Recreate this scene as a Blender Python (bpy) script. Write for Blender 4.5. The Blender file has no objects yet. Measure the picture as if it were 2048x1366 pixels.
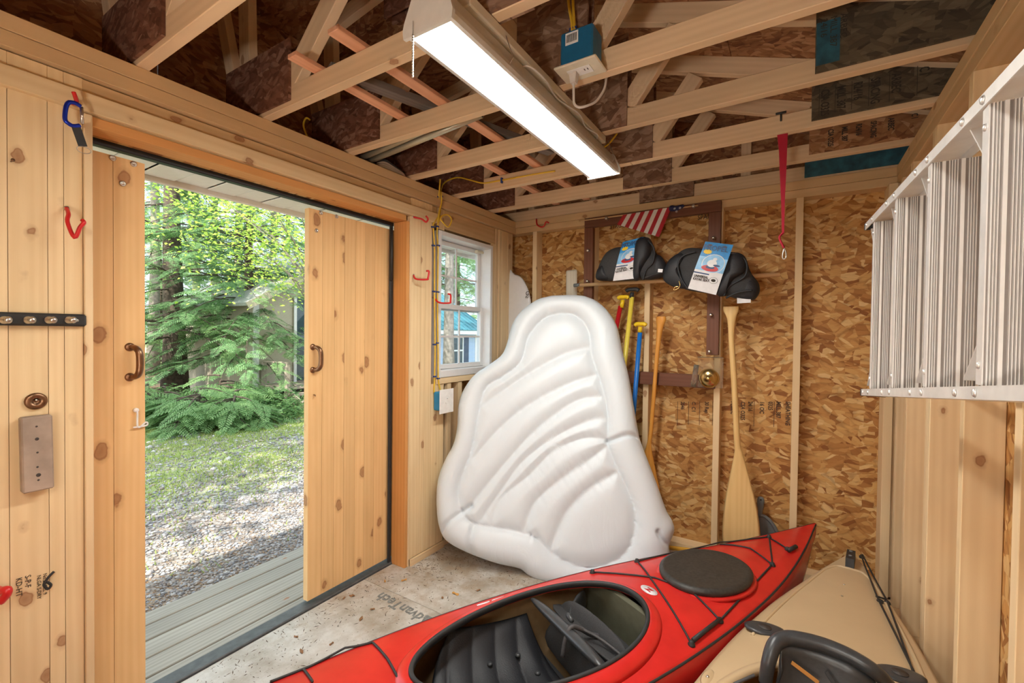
import bpy, bmesh, math, random
import numpy as np
from mathutils import Vector, Matrix, Euler
random.seed(7); RNG = np.random.default_rng(7)
PI = math.pi
C = bpy.context.scene.collection
scene = bpy.context.scene
# ---------------------------------------------------------------- camera, light, exposure
CAM = Vector((0, 0, 1.52)); FPX = 897.5
_a, _b, _r = math.radians(32.25), math.radians(0.93), math.radians(0.67)
FW = Vector((-math.sin(_a)*math.cos(_b), math.cos(_a)*math.cos(_b), -math.sin(_b)))
_rt = Vector((math.cos(_a), math.sin(_a), 0)); _up = _rt.cross(FW)
RT = _rt*math.cos(_r) + _up*math.sin(_r); UP = _up*math.cos(_r) - _rt*math.sin(_r)
cam_d = bpy.data.cameras.new('camera'); cam = bpy.data.objects.new('camera', cam_d); C.objects.link(cam)
cam.matrix_world = Matrix(((RT.x, UP.x, -FW.x, CAM.x), (RT.y, UP.y, -FW.y, CAM.y), (RT.z, UP.z, -FW.z, CAM.z), (0, 0, 0, 1)))
cam_d.sensor_width = 36; cam_d.lens = FPX/2048*36; cam_d.clip_start = 0.02; cam_d.clip_end = 400
scene.camera = cam
w = bpy.data.worlds.new('world'); scene.world = w; w.use_nodes = True
wn = w.node_tree.nodes; wl = w.node_tree.links
bg = wn['Background']
sky = wn.new('ShaderNodeTexSky'); sky.sky_type = 'NISHITA'; sky.sun_disc = False
sky.sun_elevation = math.radians(48); sky.sun_rotation = math.radians(150); sky.air_density = 1.0; sky.dust_density = 2.5
smix = wn.new('ShaderNodeMixRGB'); smix.inputs[0].default_value = .7; smix.inputs[2].default_value = (4.6, 5.3, 6.0, 1)
wl.new(sky.outputs[0], smix.inputs[1]); wl.new(smix.outputs[0], bg.inputs[0]); bg.inputs[1].default_value = 0.25
sd = bpy.data.lights.new('sun', 'SUN'); sd.energy = 4.8; sd.angle = math.radians(0.8); sd.color = (1, .95, .86)
sun = bpy.data.objects.new('sun', sd); C.objects.link(sun)
sun.rotation_euler = Vector((-.22, .66, -.80)).to_track_quat('-Z', 'Y').to_euler()
LAMP_STRENGTH = 30.0
vs = scene.view_settings; vs.view_transform = 'Standard'; vs.look = 'None'; vs.gamma = 1; vs.use_curve_mapping = False
vs.exposure = 1.10

def at(px, py, ax, v):
    """point of the place seen at a pixel, on the plane X/Y/Z = v"""
    d = FW + RT*((px-1024)/FPX) - UP*((py-683)/FPX)
    i = 'XYZ'.index(ax); return CAM + d*((v-CAM[i])/d[i])

# ---------------------------------------------------------------- materials
def new_mat(name):
    m = bpy.data.materials.new(name); m.use_nodes = True
    nt = m.node_tree; return m, nt, nt.nodes, nt.links, nt.nodes['Principled BSDF']
def plain(name, col, rough=.5, metal=0, noise=.06, bump=0, scale=30, spec=.5, trans=0, alpha=1):
    m, nt, N, L, B = new_mat(name)
    B.inputs['Roughness'].default_value = rough; B.inputs['Metallic'].default_value = metal
    B.inputs['Specular IOR Level'].default_value = spec
    tc = N.new('ShaderNodeTexCoord'); nz = N.new('ShaderNodeTexNoise'); nz.inputs['Scale'].default_value = scale; nz.inputs['Detail'].default_value = 5
    L.new(tc.outputs['Object'], nz.inputs['Vector'])
    rp = N.new('ShaderNodeValToRGB'); e = rp.color_ramp.elements
    e[0].position = .3; e[1].position = .7
    e[0].color = tuple(max(0, c*(1-noise)) for c in col)+(1,); e[1].color = tuple(min(1, c*(1+noise)) for c in col)+(1,)
    L.new(nz.outputs['Fac'], rp.inputs[0]); L.new(rp.outputs[0], B.inputs['Base Color'])
    if bump:
        b = N.new('ShaderNodeBump'); b.inputs['Strength'].default_value = bump; b.inputs['Distance'].default_value = .003
        L.new(nz.outputs['Fac'], b.inputs['Height']); L.new(b.outputs[0], B.inputs['Normal'])
    if trans: B.inputs['Transmission Weight'].default_value = trans
    if alpha < 1: B.inputs['Alpha'].default_value = alpha
    return m
def math_node(N, L, op, a, b=None):
    n = N.new('ShaderNodeMath'); n.operation = op
    for i, x in enumerate((a, b)):
        if x is None: continue
        if isinstance(x, (int, float)): n.inputs[i].default_value = x
        else: L.new(x, n.inputs[i])
    return n.outputs[0]
def mixc(N, L, fac, a, b, mode='MIX'):
    n = N.new('ShaderNodeMixRGB'); n.blend_type = mode
    for s, x in zip(n.inputs, (fac, a, b)):
        if isinstance(x, (int, float)): s.default_value = x
        elif isinstance(x, tuple): s.default_value = x+(1,) if len(x) == 3 else x
        else: L.new(x, s)
    return n.outputs[0]
def local_coords(N, L, off=37.0):
    tc = N.new('ShaderNodeTexCoord'); oi = N.new('ShaderNodeObjectInfo')
    k = math_node(N, L, 'MULTIPLY', oi.outputs['Random'], off)
    cb = N.new('ShaderNodeCombineXYZ'); L.new(k, cb.inputs[0]); L.new(k, cb.inputs[1]); L.new(k, cb.inputs[2])
    va = N.new('ShaderNodeVectorMath'); va.operation = 'ADD'; L.new(tc.outputs['Object'], va.inputs[0]); L.new(cb.outputs[0], va.inputs[1])
    return va.outputs[0], oi.outputs['Random']
def pine(name, base, dark, knots=True, rough=.62, kn=1.0, vary=.16, kd=1.0):
    """lumber with the grain along local X; every board gets its own offset and tone"""
    m, nt, N, L, B = new_mat(name); co, rnd = local_coords(N, L)
    B.inputs['Roughness'].default_value = rough; B.inputs['Specular IOR Level'].default_value = .3
    def mp(v, s):
        n = N.new('ShaderNodeMapping'); n.inputs['Scale'].default_value = s; L.new(v, n.inputs['Vector']); return n.outputs[0]
    def noise(v, sc, det=4, dist=0):
        n = N.new('ShaderNodeTexNoise'); n.inputs['Scale'].default_value = sc; n.inputs['Detail'].default_value = det; n.inputs['Distortion'].default_value = dist
        L.new(v, n.inputs['Vector']); return n.outputs['Fac']
    fine = noise(mp(co, (2.2, 90, 90)), 1.0, 5, .4)
    wv = N.new('ShaderNodeTexWave'); wv.wave_type = 'BANDS'; wv.bands_direction = 'Y'; wv.inputs['Scale'].default_value = 1; wv.inputs['Distortion'].default_value = 9; wv.inputs['Detail'].default_value = 2.5; wv.inputs['Detail Scale'].default_value = .7
    L.new(mp(co, (.5, 11, 11)), wv.inputs['Vector'])
    col = mixc(N, L, math_node(N, L, 'MULTIPLY', wv.outputs['Fac'], .34), base, dark)
    col = mixc(N, L, math_node(N, L, 'MULTIPLY', fine, .30), col, dark)
    blot = noise(mp(co, (1.5, 6, 6)), 1.6, 3)
    blot = math_node(N, L, 'MULTIPLY', math_node(N, L, 'SUBTRACT', blot, .45), .9)
    col = mixc(N, L, blot, col, tuple(c*.72 for c in dark))
    if knots:
        vo = N.new('ShaderNodeTexVoronoi'); vo.inputs['Scale'].default_value = 1; vo.inputs['Randomness'].default_value = 1
        wob = N.new('ShaderNodeMixRGB'); wob.blend_type = 'ADD'; wob.inputs[0].default_value = .02
        nn = N.new('ShaderNodeTexNoise'); nn.inputs['Scale'].default_value = 30; L.new(co, nn.inputs['Vector']); L.new(co, wob.inputs[1]); L.new(nn.outputs['Color'], wob.inputs[2])
        L.new(mp(wob.outputs[0], (4.6*kd, 7.5*kd, 7.5*kd)), vo.inputs['Vector'])
        r = N.new('ShaderNodeValToRGB'); e = r.color_ramp.elements; e[0].position = .02*kn; e[0].color = (.9, .9, .9, 1); e[1].position = .16*kn; e[1].color = (0, 0, 0, 1)
        e2 = r.color_ramp.elements.new(.075*kn); e2.color = (.78, .78, .78, 1); e3 = r.color_ramp.elements.new(.095*kn); e3.color = (1, 1, 1, 1); e4 = r.color_ramp.elements.new(.11*kn); e4.color = (.3, .3, .3, 1)
        L.new(vo.outputs['Distance'], r.inputs[0])
        col = mixc(N, L, math_node(N, L, 'MULTIPLY', r.outputs[0], .85), col, (.30, .115, .045))
    hs = N.new('ShaderNodeHueSaturation'); L.new(col, hs.inputs['Color'])
    L.new(math_node(N, L, 'ADD', math_node(N, L, 'MULTIPLY', rnd, vary), 1-vary/2), hs.inputs['Value'])
    L.new(hs.outputs[0], B.inputs['Base Color'])
    b = N.new('ShaderNodeBump'); b.inputs['Strength'].default_value = .25; b.inputs['Distance'].default_value = .0015; L.new(fine, b.inputs['Height']); L.new(b.outputs[0], B.inputs['Normal'])
    return m
def osb(name, cols, rough=.65, sc=1.0, bump=.5, spread=1.5):
    """strand board in the local XY plane: patches of flakes, each patch with its own direction"""
    m, nt, N, L, B = new_mat(name); co, rnd = local_coords(N, L, 23.0)
    B.inputs['Roughness'].default_value = rough; B.inputs['Specular IOR Level'].default_value = .3
    sx = N.new('ShaderNodeSeparateXYZ'); L.new(co, sx.inputs[0]); cb = N.new('ShaderNodeCombineXYZ'); L.new(sx.outputs[0], cb.inputs[0]); L.new(sx.outputs[1], cb.inputs[1])
    nz = N.new('ShaderNodeTexNoise'); nz.inputs['Scale'].default_value = 16; nz.inputs['Detail'].default_value = 3; L.new(cb.outputs[0], nz.inputs['Vector'])
    wob = mixc(N, L, .022, cb.outputs[0], nz.outputs['Color'], 'ADD')
    def layer(seed, s1, sx_, sy_):
        mp0 = N.new('ShaderNodeMapping'); mp0.inputs['Location'].default_value = (seed, seed*1.7, 0); L.new(wob, mp0.inputs['Vector'])
        v1 = N.new('ShaderNodeTexVoronoi'); v1.voronoi_dimensions = '2D'; v1.inputs['Scale'].default_value = s1*sc; L.new(mp0.outputs[0], v1.inputs['Vector'])
        s = N.new('ShaderNodeSeparateColor'); L.new(v1.outputs['Color'], s.inputs[0])
        ang = math_node(N, L, 'MULTIPLY', math_node(N, L, 'SUBTRACT', s.outputs[0], .5), spread)
        vr = N.new('ShaderNodeVectorRotate'); vr.rotation_type = 'Z_AXIS'; L.new(mp0.outputs[0], vr.inputs['Vector']); L.new(ang, vr.inputs['Angle'])
        mp = N.new('ShaderNodeMapping'); mp.inputs['Scale'].default_value = (sx_*sc, sy_*sc, 1); L.new(vr.outputs[0], mp.inputs['Vector'])
        v2 = N.new('ShaderNodeTexVoronoi'); v2.voronoi_dimensions = '2D'; v2.inputs['Scale'].default_value = 1; L.new(mp.outputs[0], v2.inputs['Vector'])
        s2 = N.new('ShaderNodeSeparateColor'); L.new(v2.outputs['Color'], s2.inputs[0])
        return s2.outputs[0], s2.outputs[1], v2.outputs['Distance']
    a, a2, ad = layer(1.3, 9, 7.5, 34); b_, b2, bd = layer(7.9, 16, 14, 50)
    pick = math_node(N, L, 'GREATER_THAN', b2, .55)
    v = mixc(N, L, pick, a, b_); sp = N.new('ShaderNodeSeparateColor'); L.new(v, sp.inputs[0]); v = sp.outputs[0]
    r = N.new('ShaderNodeValToRGB'); r.color_ramp.interpolation = 'LINEAR'
    e = r.color_ramp.elements; n = len(cols); e[0].color = cols[0]+(1,); e[0].position = 0; e[1].color = cols[-1]+(1,); e[1].position = 1
    for i in range(1, n-1): q = e.new(i/(n-1)); q.color = cols[i]+(1,)
    L.new(v, r.inputs[0]); col = r.outputs[0]
    mp3 = N.new('ShaderNodeMapping'); mp3.inputs['Scale'].default_value = (8, 50, 1); L.new(cb.outputs[0], mp3.inputs['Vector'])
    n3 = N.new('ShaderNodeTexNoise'); n3.inputs['Scale'].default_value = 3; n3.inputs['Detail'].default_value = 4; L.new(mp3.outputs[0], n3.inputs['Vector'])
    col = mixc(N, L, math_node(N, L, 'MULTIPLY', n3.outputs['Fac'], .45), col, cols[0])
    dk = N.new('ShaderNodeValToRGB'); dk.color_ramp.elements[0].position = .45; dk.color_ramp.elements[0].color = (0, 0, 0, 1); dk.color_ramp.elements[1].position = .8; dk.color_ramp.elements[1].color = (1, 1, 1, 1)
    L.new(bd, dk.inputs[0]); col = mixc(N, L, math_node(N, L, 'MULTIPLY', dk.outputs[0], .35), col, tuple(c*.45 for c in cols[0]))
    L.new(col, B.inputs['Base Color'])
    bp = N.new('ShaderNodeBump'); bp.inputs['Strength'].default_value = bump; bp.inputs['Distance'].default_value = .003; L.new(v, bp.inputs['Height']); L.new(bp.outputs[0], B.inputs['Normal'])
    return m
M = {}
M['stud'] = pine('spruce_stud', (.86, .67, .41), (.71, .49, .255))
M['beam'] = pine('spruce_beam', (.72, .51, .28), (.54, .34, .16), vary=.12)
M['chord'] = pine('truss_lumber', (.78, .58, .37), (.62, .43, .25), vary=.18)
M['plank'] = pine('pine_plank', (.86, .67, .40), (.73, .51, .26), vary=.10, kn=1.2, kd=1.1)
M['door'] = pine('door_pine', (.86, .575, .28), (.76, .455, .19), vary=.10, kn=1.35, kd=.9)
M['casing'] = pine('casing_pine', (.72, .36, .12), (.55, .24, .07), vary=.06, kn=.7)
M['deck'] = pine('weathered_deck', (.37, .35, .30), (.16, .14, .115), kn=.8, rough=.8)
M['gray_lumber'] = pine('weathered_lumber', (.22, .18, .155), (.10, .08, .07), rough=.85)
M['strap_pine'] = pine('red_strapping', (.78, .42, .26), (.58, .27, .15), vary=.2)
M['pale_wood'] = pine('pale_painted_wood', (.64, .58, .47), (.50, .43, .33), kn=.7)
M['brown'] = pine('mahogany_stain', (.19, .078, .045), (.11, .04, .022), knots=False, rough=.5)
M['paddle'] = pine('ash_paddle', (.83, .58, .26), (.68, .42, .15), knots=False, rough=.3)
M['paddle_o'] = pine('varnished_paddle', (.80, .38, .08), (.62, .24, .04), knots=False, rough=.25)
M['dowel'] = pine('dowel', (.70, .45, .24), (.55, .33, .16), knots=False)
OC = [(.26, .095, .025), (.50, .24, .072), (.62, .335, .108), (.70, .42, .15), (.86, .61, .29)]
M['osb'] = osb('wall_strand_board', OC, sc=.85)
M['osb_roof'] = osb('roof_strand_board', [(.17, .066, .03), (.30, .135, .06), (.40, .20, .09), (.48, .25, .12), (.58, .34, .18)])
M['gusset'] = osb('gusset_strand_board', [(.10, .04, .022), (.17, .07, .042), (.21, .09, .055), (.26, .12, .078), (.38, .21, .15)], sc=1.2)
M['gusset_c'] = osb('grey_brown_gusset', [(.15, .075, .045), (.24, .13, .08), (.29, .17, .11), (.34, .205, .14), (.45, .30, .21)], sc=1.0)
M['gusset_dark'] = osb('stained_gusset', [(.05, .038, .026), (.09, .07, .046), (.12, .094, .06), (.145, .112, .07), (.20, .155, .10)], sc=1.0)
M['blue_osb'] = plain('blue_edge_paint', (.018, .085, .12), .7, noise=.5, bump=.5, scale=18)
M['floor'] = None
def floor_mat():
    m, nt, N, L, B = new_mat('worn_subfloor'); co, rnd = local_coords(N, L)
    B.inputs['Roughness'].default_value = .6
    def noise(sc, det=6, v=co):
        n = N.new('ShaderNodeTexNoise'); n.inputs['Scale'].default_value = sc; n.inputs['Detail'].default_value = det; n.inputs['Roughness'].default_value = .65; L.new(v, n.inputs['Vector']); return n.outputs['Fac']
    r = N.new('ShaderNodeValToRGB'); e = r.color_ramp.elements; e[0].position = .34; e[0].color = (.36, .32, .26, 1); e[1].position = .62; e[1].color = (.60, .585, .54, 1)
    L.new(noise(5), r.inputs[0]); col = r.outputs[0]
    r2 = N.new('ShaderNodeValToRGB'); e = r2.color_ramp.elements; e[0].position = .60; e[0].color = (0, 0, 0, 1); e[1].position = .69; e[1].color = (1, 1, 1, 1)
    mp = N.new('ShaderNodeMapping'); mp.inputs['Scale'].default_value = (30, 75, 30); L.new(co, mp.inputs[0])
    L.new(noise(1, 5, mp.outputs[0]), r2.inputs[0]); col = mixc(N, L, math_node(N, L, 'MULTIPLY', r2.outputs[0], .35), col, (.22, .17, .12))
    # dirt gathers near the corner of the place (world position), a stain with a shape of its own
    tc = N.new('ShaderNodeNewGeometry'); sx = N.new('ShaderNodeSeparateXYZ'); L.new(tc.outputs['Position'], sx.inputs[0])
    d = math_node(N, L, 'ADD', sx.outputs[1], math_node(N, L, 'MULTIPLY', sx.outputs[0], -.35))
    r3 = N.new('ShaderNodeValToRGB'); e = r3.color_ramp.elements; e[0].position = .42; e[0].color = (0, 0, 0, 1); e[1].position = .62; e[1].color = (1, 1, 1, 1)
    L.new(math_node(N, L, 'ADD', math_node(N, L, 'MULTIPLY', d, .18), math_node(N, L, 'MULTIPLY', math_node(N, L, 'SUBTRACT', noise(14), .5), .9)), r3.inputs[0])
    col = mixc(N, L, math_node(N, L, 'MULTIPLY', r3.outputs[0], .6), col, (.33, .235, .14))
    L.new(col, B.inputs['Base Color'])
    b = N.new('ShaderNodeBump'); b.inputs['Strength'].default_value = .3; b.inputs['Distance'].default_value = .002; L.new(noise(60), b.inputs['Height']); L.new(b.outputs[0], B.inputs['Normal'])
    return m
M['floor'] = floor_mat()
M['print'] = plain('grey_print', (.20, .21, .20), .7, noise=.35, scale=60)
M['ink'] = plain('black_ink', (.035, .028, .02), .8, noise=.2)
M['ink_soft'] = plain('faded_ink', (.075, .04, .022), .8, noise=.3)
M['black'] = plain('black_rubber', (.022, .023, .024), .55, noise=.2, bump=.1)
M['black_metal'] = plain('black_track', (.02, .022, .024), .4, metal=.3)
M['sill'] = plain('rubber_sill', (.075, .078, .08), .5, noise=.25)
M['steel'] = plain('zinc_steel', (.62, .60, .56), .3, metal=1)
M['bronze'] = plain('aged_bronze', (.25, .14, .08), .35, metal=.9, noise=.25)
M['alum'] = plain('aluminium', (.80, .79, .77), .36, metal=.85, noise=.05, scale=12)
M['alum_flat'] = plain('dull_aluminium', (.84, .83, .81), .42, metal=.55, noise=.08, scale=20)
M['alum_tread'] = plain('ribbed_aluminium', (.88, .87, .84), .40, metal=.4, noise=.04)
M['alum_groove_shade'] = plain('painted_groove_shade', (.27, .235, .215), .5, metal=.6)  # brown reflection and shade between the bright ribs, painted as a darker aluminium
M['brass'] = plain('brass', (.66, .48, .20), .25, metal=1)
M['acrylic'] = plain('clear_acrylic', (.95, .92, .80), .08, trans=.92, noise=0)
M['white_vinyl'] = plain('white_vinyl_frame', (.80, .80, .80), .35, noise=.02)
M['white_enamel'] = plain('white_enamel', (.62, .60, .56), .4, noise=.04)
M['soffit'] = plain('soffit_vinyl', (.74, .72, .69), .5, noise=.03)
M['red_vinyl'] = plain('red_vinyl_dip', (.62, .018, .02), .35)
M['red_web'] = plain('red_webbing', (.42, .006, .03), .7)
M['blue_anod'] = plain('blue_anodised', (.01, .035, .45), .3, metal=.6)
M['cable_y'] = plain('yellow_cable', (.80, .52, .04), .45)
M['staple'] = plain('blue_staple', (.02, .05, .22), .5)
M['box_blue'] = plain('blue_box', (.02, .25, .52), .45)
M['box_navy'] = plain('deep_blue_box', (.012, .13, .27), .45)
M['plate'] = plain('cream_plate', (.70, .65, .50), .4)
M['white'] = plain('white_plastic', (.82, .82, .80), .4)
M['cord'] = plain('white_cord', (.62, .58, .54), .5)
M['slot'] = plain('dark_slot', (.05, .04, .035), .6)
M['red_pl'] = plain('red_plastic', (.50, .012, .018), .3)
M['yellow_pl'] = plain('yellow_plastic', (.85, .58, .02), .3)
M['yellow_dull'] = plain('dull_yellow_shaft', (.80, .64, .08), .35)
M['blue_pl'] = plain('blue_plastic', (.01, .17, .62), .3)
M['yellow_pole'] = plain('amber_pole', (.80, .42, .05), .25)
M['grey_pl'] = plain('grey_plastic', (.16, .17, .17), .45)
M['red_hull'] = plain('red_hull_plastic', (.60, .022, .018), .27, noise=.10, scale=9, bump=.03)
M['tan_hull'] = plain('tan_hull_plastic', (.56, .41, .24), .38, noise=.05, scale=5, bump=.03)
M['tan_in'] = plain('tan_inner_hull', (.26, .165, .080), .6, noise=.12, bump=.2)
M['orange_in'] = plain('amber_inner_hull', (.45, .19, .03), .5, noise=.1)
M['foam'] = plain('green_grey_foam', (.115, .115, .075), .85, noise=.08)
M['fabric'] = plain('black_neoprene', (.014, .015, .019), .55, noise=.25, bump=.4, scale=220)
M['fabric2'] = plain('charcoal_neoprene', (.036, .036, .038), .8, noise=.2, bump=.35, scale=200)
M['webbing'] = plain('grey_webbing', (.07, .068, .072), .6, noise=.2, bump=.5, scale=120)
M['seat_pl'] = plain('black_seat_plastic', (.045, .048, .052), .33, noise=.1, bump=.1, scale=90)
M['hatch'] = plain('hatch_rubber', (.035, .032, .028), .5, noise=.35, bump=.3, scale=70)
M['leaf_o'] = plain('orange_leaf', (.62, .32, .08), .7)
M['leaf_b'] = plain('brown_leaf', (.28, .14, .06), .8)
M['duff'] = plain('bark_crumbs', (.10, .06, .035), .9, noise=.4)
M['gravel_s'] = plain('gravel_stone', (.36, .34, .33), .8, noise=.5, scale=6)
M['bark'] = plain('hemlock_bark', (.085, .062, .045), .95, noise=.45, bump=1, scale=14)
M['bark_l'] = plain('pale_bark', (.26, .22, .18), .95, noise=.3, bump=.8, scale=12)
M['canvas'] = plain('tan_canvas', (.45, .36, .27), .8)
M['pipe'] = plain('champagne_pipe', (.52, .50, .38), .35, metal=.5)
M['tag_wood'] = plain('weathered_block', (.36, .28, .22), .8, noise=.2, bump=.3, scale=14)
M['card_w'] = plain('card_white', (.72, .72, .74), .35)
M['card_b'] = plain('card_blue', (.03, .26, .62), .35, noise=.35, scale=14)
M['card_sky'] = plain('card_sky', (.22, .50, .80), .35, noise=.2, scale=20)
M['card_navy'] = plain('card_navy', (.015, .05, .16), .4)
M['skin'] = plain('printed_arm', (.5, .3, .2), .5)
M['flag_r'] = plain('flag_red', (.42, .02, .03), .8)
M['flag_w'] = plain('flag_white', (.72, .68, .64), .8)
M['flag_b'] = plain('flag_blue', (.02, .025, .09), .8)
M['siding_b'] = plain('blue_grey_siding', (.42, .52, .66), .6, noise=.05)
M['siding_t'] = plain('tan_siding', (.46, .40, .30), .7, noise=.05)
M['roof_teal'] = plain('teal_metal_roof', (.07, .22, .26), .4, metal=.2)
M['shutter'] = plain('navy_shutter', (.05, .07, .11), .5)
M['step_wood'] = plain('grey_step_wood', (.34, .28, .22), .8, noise=.2)
M['dark_glass'] = plain('house_glass', (.06, .09, .10), .05, noise=.1)
M['shingle'] = plain('grey_shingle', (.40, .40, .38), .8, noise=.2)
def vinyl_mat():
    m, nt, N, L, B = new_mat('white_inflatable_vinyl')
    B.inputs['Base Color'].default_value = (.71, .775, .825, 1); B.inputs['Roughness'].default_value = .42
    B.inputs['Subsurface Weight'].default_value = .12; B.inputs['Subsurface Radius'].default_value = (.05, .05, .05)
    tc = N.new('ShaderNodeTexCoord'); nz = N.new('ShaderNodeTexNoise'); nz.inputs['Scale'].default_value = 7; nz.inputs['Detail'].default_value = 4; nz.inputs['Distortion'].default_value = 1.2
    mp = N.new('ShaderNodeMapping'); mp.inputs['Scale'].default_value = (1.6, 1, .6); L.new(tc.outputs['Object'], mp.inputs[0]); L.new(mp.outputs[0], nz.inputs['Vector'])
    b = N.new('ShaderNodeBump'); b.inputs['Strength'].default_value = .22; b.inputs['Distance'].default_value = .02; L.new(nz.outputs['Fac'], b.inputs['Height']); L.new(b.outputs[0], B.inputs['Normal'])
    return m
M['vinyl'] = vinyl_mat()
def glass_mat():
    m = bpy.data.materials.new('window_glass'); m.use_nodes = True; N = m.node_tree.nodes; L = m.node_tree.links; N.clear()
    o = N.new('ShaderNodeOutputMaterial'); t = N.new('ShaderNodeBsdfTransparent'); t.inputs[0].default_value = (.93, .97, 1, 1)
    g = N.new('ShaderNodeBsdfGlossy'); g.inputs['Roughness'].default_value = .02; mx = N.new('ShaderNodeMixShader'); mx.inputs[0].default_value = .07
    L.new(t.outputs[0], mx.inputs[1]); L.new(g.outputs[0], mx.inputs[2]); L.new(mx.outputs[0], o.inputs[0]); return m
M['glass'] = glass_mat()
def emit(name, col, s):
    m = bpy.data.materials.new(name); m.use_nodes = True; N = m.node_tree.nodes; L = m.node_tree.links; N.clear()
    o = N.new('ShaderNodeOutputMaterial'); e = N.new('ShaderNodeEmission'); e.inputs[0].default_value = col+(1,); e.inputs[1].default_value = s; L.new(e.outputs[0], o.inputs[0]); return m
M['diffuser'] = emit('lit_diffuser', (1, .985, .92), LAMP_STRENGTH)
M['flood'] = emit('fill_light_lens', (1, .95, .87), 62.0)
def leaf_mat(name, c1, c2, tr=.5):
    m, nt, N, L, B = new_mat(name); B.inputs['Roughness'].default_value = .55
    g = N.new('ShaderNodeNewGeometry'); r = N.new('ShaderNodeValToRGB'); r.color_ramp.elements[0].color = c1+(1,); r.color_ramp.elements[1].color = c2+(1,)
    L.new(g.outputs['Random Per Island'], r.inputs[0]); L.new(r.outputs[0], B.inputs['Base Color'])
    t = N.new('ShaderNodeBsdfTranslucent'); L.new(r.outputs[0], t.inputs[0]); mx = N.new('ShaderNodeMixShader'); mx.inputs[0].default_value = tr
    out = N['Material Output']; L.new(B.outputs[0], mx.inputs[1]); L.new(t.outputs[0], mx.inputs[2]); L.new(mx.outputs[0], out.inputs[0]); return m
M['hemlock'] = leaf_mat('hemlock_needles', (.13, .27, .09), (.38, .56, .24))
M['hemlock_b'] = leaf_mat('bluish_needles', (.11, .25, .10), (.33, .51, .24))
M['decid'] = leaf_mat('sunny_leaves', (.22, .40, .05), (.62, .72, .15))
M['bush'] = leaf_mat('shrub_leaves', (.06, .15, .05), (.20, .34, .12))
M['grass'] = leaf_mat('grass_blades', (.20, .30, .06), (.50, .56, .18), .4)
def ground_mat():
    m, nt, N, L, B = new_mat('yard_ground'); B.inputs['Roughness'].default_value = .95
    g = N.new('ShaderNodeNewGeometry'); pos = g.outputs['Position']; sx = N.new('ShaderNodeSeparateXYZ'); L.new(pos, sx.inputs[0])
    def noise(sc, det=5):
        n = N.new('ShaderNodeTexNoise'); n.inputs['Scale'].default_value = sc; n.inputs['Detail'].default_value = det; L.new(pos, n.inputs['Vector']); return n.outputs['Fac']
    def ramp(v, a, b):
        r = N.new('ShaderNodeValToRGB'); r.color_ramp.elements[0].position = a; r.color_ramp.elements[0].color = (0, 0, 0, 1); r.color_ramp.elements[1].position = b; r.color_ramp.elements[1].color = (1, 1, 1, 1); L.new(v, r.inputs[0]); return r.outputs[0]
    vo = N.new('ShaderNodeTexVoronoi'); vo.inputs['Scale'].default_value = 42; L.new(pos, vo.inputs['Vector'])
    s = N.new('ShaderNodeSeparateColor'); L.new(vo.outputs['Color'], s.inputs[0])
    r = N.new('ShaderNodeValToRGB'); e = r.color_ramp.elements; e[0].color = (.14, .125, .115, 1); e[1].color = (.44, .42, .40, 1); q = e.new(.5); q.color = (.27, .245, .23, 1)
    L.new(s.outputs[0], r.inputs[0]); gravel = r.outputs[0]
    gravel = mixc(N, L, math_node(N, L, 'MULTIPLY', ramp(noise(1.6), .45, .65), .5), gravel, (.34, .25, .17))
    grass = mixc(N, L, noise(30), (.18, .25, .07), (.44, .46, .20))
    litter = mixc(N, L, noise(24), (.07, .045, .03), (.20, .14, .09))
    dist = math_node(N, L, 'MULTIPLY', sx.outputs[0], -1)      # metres out from the door
    wob = math_node(N, L, 'MULTIPLY', math_node(N, L, 'SUBTRACT', noise(.9, 4), .5), 3.6)
    dd = math_node(N, L, 'ADD', dist, wob)
    f1 = math_node(N, L, 'MULTIPLY', ramp(math_node(N, L, 'DIVIDE', dd, 20), .20, .29), ramp(noise(1.7), .42, .56))
    col = mixc(N, L, f1, gravel, grass)
    f2 = ramp(math_node(N, L, 'DIVIDE', math_node(N, L, 'ADD', dist, math_node(N, L, 'MULTIPLY', wob, .3)), 20), .475, .50)
    col = mixc(N, L, f2, col, litter)
    f3 = ramp(math_node(N, L, 'DIVIDE', dd, 40), .44, .50); col = mixc(N, L, f3, col, (.42, .50, .20))
    L.new(col, B.inputs['Base Color'])
    b = N.new('ShaderNodeBump'); b.inputs['Strength'].default_value = .8; b.inputs['Distance'].default_value = .02; L.new(vo.outputs['Distance'], b.inputs['Height']); L.new(b.outputs[0], B.inputs['Normal'])
    return m
M['ground'] = ground_mat()

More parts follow.
